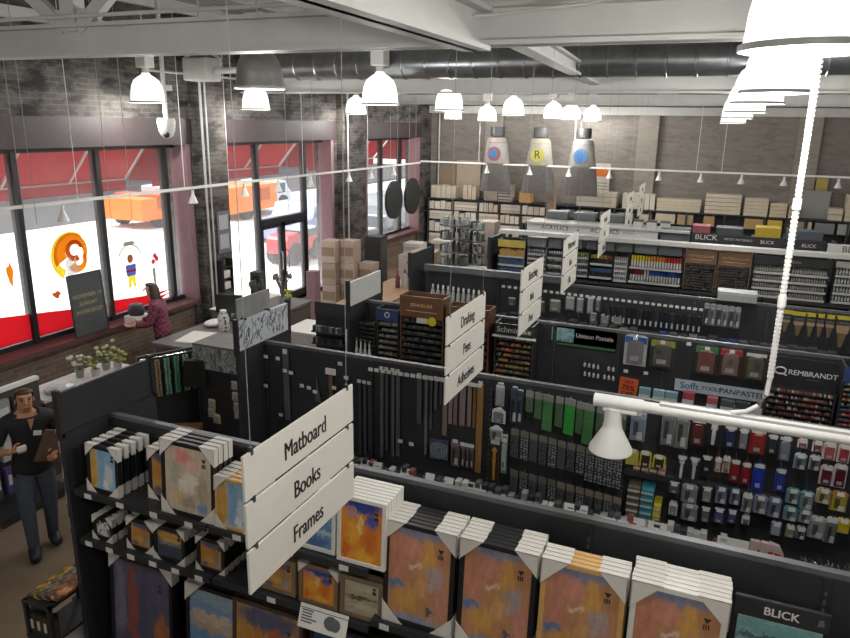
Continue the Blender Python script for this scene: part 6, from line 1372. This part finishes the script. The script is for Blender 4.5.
for i in range(4):
    o = thing('jar', 'brown jar with a white mark on the low stand, %s from the left' % ORD[i], 'jar', (-4.52+i*.07, 3.14, .371), 0, 'brown jars on the low stand'); MB().cyl((0, 0, 0), (0, 0, .17), .03, 12).build('body', cmat('#4a3a30'), o, smooth=True); MB().cyl((0, 0, .17), (0, 0, .2), .031, 12).build('lid', ink, o); MB().box((-.012, -.033, .04), (.012, -.027, .12)).build('label', tagw, o)
sbox_thing('white_box', 'white box at the bottom of the low black stand', 'box', -4.54, -4.3, 3.13, 3.48, .041, .25, '#c9c9c6')
# rack behind the man at the left edge
rk = thing('goods_rack', 'rack of hanging goods behind the man at the left edge', 'rack', (-6.9, 4.3, 0)); rk.rotation_euler.z = 0
MB().box((-.04, -1.2, 0), (0, .95, 1.35)).build('panel', mat('rack_dark_brown', '#4a4540', .5), rk); MB().box((0, -1.2, 0), (.3, .95, .1)).build('base', blackm, rk); MB().box((-.05, -1.2, 1.35), (.02, .95, 1.39)).build('top_rail', white, rk)
ccs = ['#8f9193', '#6a5a8a', '#4a5a4a', '#b5b3ae', '#3f4a44', '#77797c', '#54487a']
for r in range(3):
    for i in range(9):
        col = ccs[(i*2+r*3) % 7]; nm = {'#8f9193': 'grey', '#6a5a8a': 'purple', '#4a5a4a': 'moss green', '#b5b3ae': 'white', '#3f4a44': 'dark green', '#77797c': 'mid grey', '#54487a': 'violet'}[col]
        t = thing('hanging_pack', '%s pack behind the man, %s from the front in the %s row of the rack' % (nm, ORD[i], ['top', 'middle', 'bottom'][r]), 'pack', (-6.85, 3.2+i*.22, 1.28-r*.38), 0, 'packs behind the man'); MB().box((-.03, -.08, -.3), (.03, .08, 0)).build('pouch', cmat(col), t); MB().box((.03, -.06, -.2), (.036, .06, -.08)).build('label', cmat('#c3c3c0'), t)
# ================================================================== people
def skin_eval(verts, edges, sub=2, root=0):
    me = bpy.data.meshes.new('sk'); me.from_pydata([v[:3] for v in verts], edges, []); o = bpy.data.objects.new('sk', me); COL.objects.link(o)
    md = o.modifiers.new('skin', 'SKIN'); md.use_smooth_shade = True
    for i, v in enumerate(verts):
        sv = me.skin_vertices[0].data[i]; r = v[3]; sv.radius = r if isinstance(r, (tuple, list)) else (r, r); sv.use_root = (i == root)
    s = o.modifiers.new('sub', 'SUBSURF'); s.levels = sub; s.render_levels = sub
    dg = bpy.context.evaluated_depsgraph_get(); ev = o.evaluated_get(dg); m2 = bpy.data.meshes.new_from_object(ev)
    vs = [v.co.copy() for v in m2.vertices]; fs = [tuple(p.vertices) for p in m2.polygons]; ns = [v.normal.copy() for v in m2.vertices]
    bpy.data.objects.remove(o); bpy.data.meshes.remove(me); bpy.data.meshes.remove(m2)
    return vs, fs, ns
def hand(mb, wrist, palm_dir, side_dir, curl, thumb=1, s=1.0):
    """palm + four unequal bent fingers + thumb; palm_dir along the hand, side_dir towards the thumb"""
    d = Vector(palm_dir).normalized(); sd = Vector(side_dir); sd = (sd-d*sd.dot(d)).normalized(); nn = d.cross(sd)*thumb; W = Vector(wrist)
    vs = [(*(W-d*.02), .026*s), (*(W+d*.035*s), (.032*s, .02*s)), (*(W+d*.085*s), (.034*s, .016*s))]
    v, f, n = skin_eval(vs, [(0, 1), (1, 2)], 2); mb.add(v, f)
    for k, (off, L) in enumerate(((.028, .068), (.0095, .078), (-.0095, .072), (-.028, .055))):
        b0 = W+d*.06*s+sd*off*s; pts = [b0, b0+d*.035*s]; cur = d.copy(); p = pts[-1]
        for j in range(3):
            cur = (cur*math.cos(curl)+nn*math.sin(curl)).normalized() if j == 0 else (cur*math.cos(curl)+(nn-cur*nn.dot(cur)).normalized()*math.sin(curl)).normalized()
            p = p+cur*(L*s/3+.006); pts.append(p)
        v, f, n = skin_eval([(*q, (.0095, .0092, .0088, .008, .0065)[i]*s) for i, q in enumerate(pts)], [(i, i+1) for i in range(4)], 1); mb.add(v, f)
    b0 = W+d*.015*s+sd*.02*s; t1 = b0+(sd*.8+d*.6+nn*.3).normalized()*.04*s; t2 = t1+(sd*.25+d*.85+nn*.5).normalized()*.03*s; t3 = t2+(d*.8+nn*.6-sd*.1).normalized()*.024*s
    v, f, n = skin_eval([(*b0, .014*s), (*t1, .012*s), (*t2, .010*s), (*t3, .0075*s)], [(0, 1), (1, 2), (2, 3)], 1); mb.add(v, f)
def segd(p, a, b):
    a = Vector(a); b = Vector(b); ab = b-a; t = max(0, min(1, (p-a).dot(ab)/ab.length_squared)); return (p-(a+ab*t)).length, t
def person(label, loc, rz, J, scale, hairc, long_hair, shirtm, legm, shoem, skinm, female, handdirs, sleeve=.75, lookdown=.0, headturn=(0, 0)):
    """J: joint positions in metres, facing -y"""
    t = thing('person', label, 'person', loc, rz); t.scale = (scale,)*3
    k = .9 if female else 1.0
    names = ['pelvis','waist','chest','upchest','neck','skull0','skull1','skull2','ls','le','lw','rs','re','rw','lh','lk','la','lt','rh','rk','ra','rt']
    rad = dict(pelvis=(.155*k, .115), waist=(.14*k, .105), chest=(.165*k, .12), upchest=(.15*k, .10), neck=.055*k, skull0=(.068, .072), skull1=(.076, .092), skull2=(.058, .07), ls=.062*k, le=.043*k, lw=.03, rs=.062*k, re=.043*k, rw=.03,
               lh=.095*k, lk=.06, la=.042, lt=.034, rh=.095*k, rk=.06, ra=.042, rt=.034)
    verts = [(*J[n], rad[n]) for n in names]; ix = {n: i for i, n in enumerate(names)}
    E_ = [('pelvis','waist'),('waist','chest'),('chest','upchest'),('upchest','neck'),('neck','skull0'),('skull0','skull1'),('skull1','skull2'),('upchest','ls'),('ls','le'),('le','lw'),('upchest','rs'),('rs','re'),('re','rw'),('pelvis','lh'),('lh','lk'),('lk','la'),('la','lt'),('pelvis','rh'),('rh','rk'),('rk','ra'),('ra','rt')]
    v, f, n = skin_eval(verts, [(ix[a], ix[b]) for a, b in E_], 2, 0)
    body = MB(); body.add(v, f)
    # face: nose, brow and chin grown from the head
    s1 = Vector(J['skull1']); s0 = Vector(J['skull0']); hd_up = (Vector(J['skull2'])-s0).normalized()
    fwd = Vector((math.sin(headturn[0]), -math.cos(headturn[0]), -lookdown)).normalized(); fwd = (fwd-hd_up*fwd.dot(hd_up)).normalized(); sd = hd_up.cross(fwd)*-1
    hc = (s0*.45+s1*.55)
    nv, nf, nn_ = skin_eval([(*(hc+fwd*.07+hd_up*.035), .010), (*(hc+fwd*.095+hd_up*.012), .011), (*(hc+fwd*.112-hd_up*.012), .014), (*(hc+fwd*.09-hd_up*.02), .012)], [(0, 1), (1, 2), (2, 3)], 1); body.add(nv, nf)
    cv, cf, _ = skin_eval([(*(s0+fwd*.03-hd_up*.01), .05), (*(s0+fwd*.06-hd_up*.035), .032)], [(0, 1)], 2); body.add(cv, cf)
    for sg in (-1, 1):
        body.ball(hc+sd*sg*.077-fwd*.008+hd_up*.0, (.010, .016, .026), 8, 6)
    for w, e, key in (('lw', 'le', 'l'), ('rw', 're', 'r')):
        pd, sdir, cl, th = handdirs[key]; hand(body, J[w], pd, sdir, cl, th, .95)
    b_ = body.build('body', skinm, t, smooth=True)
    for sg in (-1, 1):
        MB().ball(hc+sd*sg*.034+fwd*.083+hd_up*.028, (.012, .008, .007), 8, 6).build('eye', mat('eye_dark', '#2a2320', .3), t, smooth=True)
        MB().bar(hc+sd*sg*.02+fwd*.09+hd_up*.047, hc+sd*sg*.052+fwd*.078+hd_up*.048, .008, .008).build('eyebrow', hairc, t)
    MB().bar(hc+sd*.026+fwd*.084-hd_up*.05, hc-sd*.026+fwd*.084-hd_up*.05, .01, .009).build('mouth', mat('lip', '#8f5548', .5), t)
    # clothes: shells grown from the body surface
    segs = [('torso', J['pelvis'], J['waist']), ('torso', J['waist'], J['chest']), ('torso', J['chest'], J['upchest']), ('neck', J['upchest'], J['neck']), ('head', J['neck'], J['skull2']),
            ('ul', J['ls'], J['le']), ('fl', J['le'], J['lw']), ('ur', J['rs'], J['re']), ('fr', J['re'], J['rw']), ('sh', J['upchest'], J['ls']), ('sh', J['upchest'], J['rs']),
            ('leg', J['lh'], J['lk']), ('leg', J['lk'], J['la']), ('leg', J['rh'], J['rk']), ('leg', J['rk'], J['ra']), ('leg', J['pelvis'], J['lh']), ('leg', J['pelvis'], J['rh']), ('foot', J['la'], J['lt']), ('foot', J['ra'], J['rt'])]
    cls = []
    for fc in f:
        c = sum((v[i] for i in fc), Vector())/len(fc); best = min(((segd(c, a, b)[0], nm, segd(c, a, b)[1]) for nm, a, b in segs), key=lambda q: q[0]); cls.append((best[1], best[2], c))
    def shell(name, test, off, m, th=.006):
        used = {}; mb = MB(); fs = []
        for fc, (nm, tt, c) in zip(f, cls):
            if test(nm, tt, c):
                q = []
                for i in fc:
                    if i not in used: used[i] = len(mb.v); mb.v.append(tuple(v[i]+n[i]*off))
                    q.append(used[i])
                fs.append(q)
        mb.f = fs; mb.m = [0]*len(fs); o = mb.build(name, m, t, smooth=True); s = o.modifiers.new('t', 'SOLIDIFY'); s.thickness = th; s.offset = 1; return o
    hem = J['pelvis'][2]-.06
    shell('shirt', lambda nm, tt, c: (nm in ('torso', 'sh') and c.z > hem) or (nm == 'leg' and c.z > hem) or (nm in ('ul', 'ur') and tt < sleeve) or (sleeve >= 1 and nm in ('ul', 'ur')) or (sleeve > 1 and nm in ('fl', 'fr') and tt < .85) or (nm == 'neck' and c.z < J['neck'][2]-.05), .012, shirtm)
    shell('trousers', lambda nm, tt, c: nm == 'leg' or (nm == 'torso' and c.z < hem+.06), .008, legm)
    shell('shoes', lambda nm, tt, c: nm == 'foot' or (nm == 'leg' and c.z < .09), .012, shoem, .01)
    def hairtest(nm, tt, c):
        if nm != 'head': return False
        r = c-hc; return r.dot(hd_up) > .07 or (r.dot(hd_up) > .0 and r.dot(fwd) < .0) or (r.dot(hd_up) > -.06 and r.dot(fwd) < -.03)
    shell('hair', hairtest, .012, hairc, .012)
    if long_hair:
        hb = MB(); N_ = 16; ring = []
        for j, (z, w, dd, yb) in enumerate(((.10, .07, .06, .02), (.03, .095, .075, .04), (-.08, .11, .075, .065), (-.2, .115, .06, .085), (-.32, .10, .05, .095), (-.42, .06, .03, .1))):
            c = hc+hd_up*z-fwd*yb; ring.append([c+sd*(w*math.cos(2*PI*i/N_))+fwd*(dd*math.sin(2*PI*i/N_)) for i in range(N_)])
        vs = [p for r in ring for p in r]; fs = [(a*N_+i, a*N_+(i+1) % N_, (a+1)*N_+(i+1) % N_, (a+1)*N_+i) for a in range(len(ring)-1) for i in range(N_)]+[tuple(range(N_))[::-1], tuple(range((len(ring)-1)*N_, len(ring)*N_))]
        hb.add(vs, fs); hb.build('long_hair', hairc, t, smooth=True)
    return t
hair1 = mat('hair_brown', '#4a3426', .6, var=.25, scale=30); hair2 = mat('hair_dark_brown', '#3d2a22', .55, var=.25, scale=30)
jeans = mat('jeans_blue', '#444b57', .8, var=.15, scale=20); polo = mat('polo_black', '#1d1e21', .8); shoe = mat('shoe_dark', '#222225', .5); trous = mat('trousers_black', '#1c1b1e', .8)
JM = dict(pelvis=(0, 0, .98), waist=(0, .0, 1.13), chest=(0, -.01, 1.30), upchest=(0, 0, 1.43), neck=(0, -.03, 1.54), skull0=(0, -.065, 1.60), skull1=(0, -.075, 1.685), skull2=(0, -.06, 1.745),
          rs=(-.195, .0, 1.43), re=(-.31, -.03, 1.17), rw=(-.17, -.27, 1.25), ls=(.195, .0, 1.43), le=(.29, .02, 1.17), lw=(.17, -.22, 1.16),
          lh=(.095, 0, .92), lk=(.11, .06, .50), la=(.11, .16, .09), lt=(.13, .02, .045), rh=(-.095, 0, .92), rk=(-.10, -.04, .50), ra=(-.09, -.03, .085), rt=(-.11, -.18, .04))
man_at = at(45, 549, z=.03); MRZ = math.radians(60)
man = person('person in a black polo shirt and jeans holding a brown board in the aisle', (man_at.x, man_at.y, 0), MRZ, JM, 1.0, hair1, False, polo, jeans, shoe, skin, False,
    dict(r=((.45, -.75, .35), (0, .1, 1), .75, -1), l=((-.1, -.9, -.15), (-.3, 0, 1), .8, 1)), .7, .35)
# collar, badge and what he holds
Rm = Matrix.Rotation(MRZ, 3, 'Z'); W_ = lambda p: Vector((man_at.x, man_at.y, 0))+Rm@Vector(p)
MB().obx((.06, -.142, 1.33), (.07, .008, .045), Matrix.Rotation(.2, 3, 'Y')).build('name_badge', white, man)
c = MB(); c.prism([(-.005, 1.47), (.05, 1.47), (.012, 1.36)], -.128, -.118, 'y'); c.build('open_collar', skin, man)
bd = thing('clipboard', 'brown board held under the arm of the person in the black polo', 'clipboard', W_((.15, -.27, 1.22)), MRZ); bd.rotation_euler = (0.2, .35, MRZ+.25)
MB().box((-.12, -.005, -.16), (.12, .005, .17)).build('board', mat('board_brown', '#6b5446', .6), bd, bevel=.003); MB().box((-.03, -.012, .13), (.03, -.005, .17)).build('clip', chrome, bd)
ph = thing('phone', 'small white phone in the raised hand of the person in the polo', 'phone', W_((-.115, -.345, 1.29)), MRZ+.4); MB().box((-.038, -.02, -.016), (.04, .0, .03)).build('body', white, ph, bevel=.004)
# the other person by the window
plaid, nt, bs = base('plaid_shirt'); tc = N(nt, 'ShaderNodeTexCoord'); ck_ = N(nt, 'ShaderNodeTexChecker'); ck_.inputs['Scale'].default_value = 22; ck_.inputs['Color1'].default_value = lin('#8f3f55'); ck_.inputs['Color2'].default_value = lin('#4d3040')
nt.links.new(tc.outputs['Object'], ck_.inputs['Vector']); nt.links.new(ck_.outputs[0], bs.inputs['Base Color']); bs.inputs['Roughness'].default_value = .8
JW = dict(pelvis=(0, .02, .93), waist=(0, .0, 1.06), chest=(0, -.03, 1.22), upchest=(0, -.04, 1.33), neck=(0, -.06, 1.43), skull0=(0, -.10, 1.49), skull1=(0, -.105, 1.575), skull2=(0, -.085, 1.635),
          rs=(-.165, -.03, 1.33), re=(-.22, -.12, 1.09), rw=(-.16, -.34, 1.02), ls=(.165, -.03, 1.33), le=(.23, -.1, 1.08), lw=(.15, -.33, 1.04),
          lh=(.09, .02, .87), lk=(.09, .0, .47), la=(.09, .05, .085), lt=(.10, -.09, .04), rh=(-.09, .02, .87), rk=(-.09, -.02, .47), ra=(-.09, .0, .085), rt=(-.10, -.14, .04))
wm_at = at(150, 345, z=.85)
person('person with long brown hair in a plaid shirt leaning at the nearest window', (-7.98, 8.32, 0), math.radians(-62), JW, 1.05, hair2, True, plaid, trous, shoe, mat('skin_pale', '#cf9f86', .55), True,
    dict(r=((.1, -1, -.05), (1, 0, .3), .35, 1), l=((-.1, -1, -.05), (-1, 0, .3), .35, -1)), 1.2, .3)
# ================================================================== light and view
w = bpy.data.worlds.new('world'); SC.world = w; w.use_nodes = True; nt = w.node_tree; bg = nt.nodes['Background']
sk = N(nt, 'ShaderNodeTexSky'); sk.sky_type = 'NISHITA'; sk.sun_disc = False; sk.sun_elevation = math.radians(50); sk.sun_rotation = math.radians(250); sk.dust_density = 3
mx = N(nt, 'ShaderNodeMix'); mx.data_type = 'RGBA'; mx.inputs[0].default_value = .88; nt.links.new(sk.outputs[0], mx.inputs[6]); mx.inputs[7].default_value = (1, 1, 1, 1)
nt.links.new(mx.outputs[2], bg.inputs[0]); bg.inputs[1].default_value = 2.2
sl_ = bpy.data.lights.new('sun', 'SUN'); sl_.energy = 6; sl_.angle = .02; sl_.color = (1, .97, .92); so_ = bpy.data.objects.new('sun', sl_); COL.objects.link(so_)
so_.rotation_euler = Vector((.62, .25, -1)).to_track_quat('-Z', 'Y').to_euler()
SC.view_settings.view_transform = 'Standard'; SC.view_settings.look = 'None'; SC.view_settings.gamma = 1; SC.view_settings.exposure = 0; SC.view_settings.use_curve_mapping = False
cy = SC.cycles; cy.use_denoising = True; cy.max_bounces = 7; cy.diffuse_bounces = 4; cy.glossy_bounces = 3; cy.transmission_bounces = 4; cy.transparent_max_bounces = 8; cy.sample_clamp_indirect = 4; cy.caustics_reflective = False; cy.caustics_refractive = False
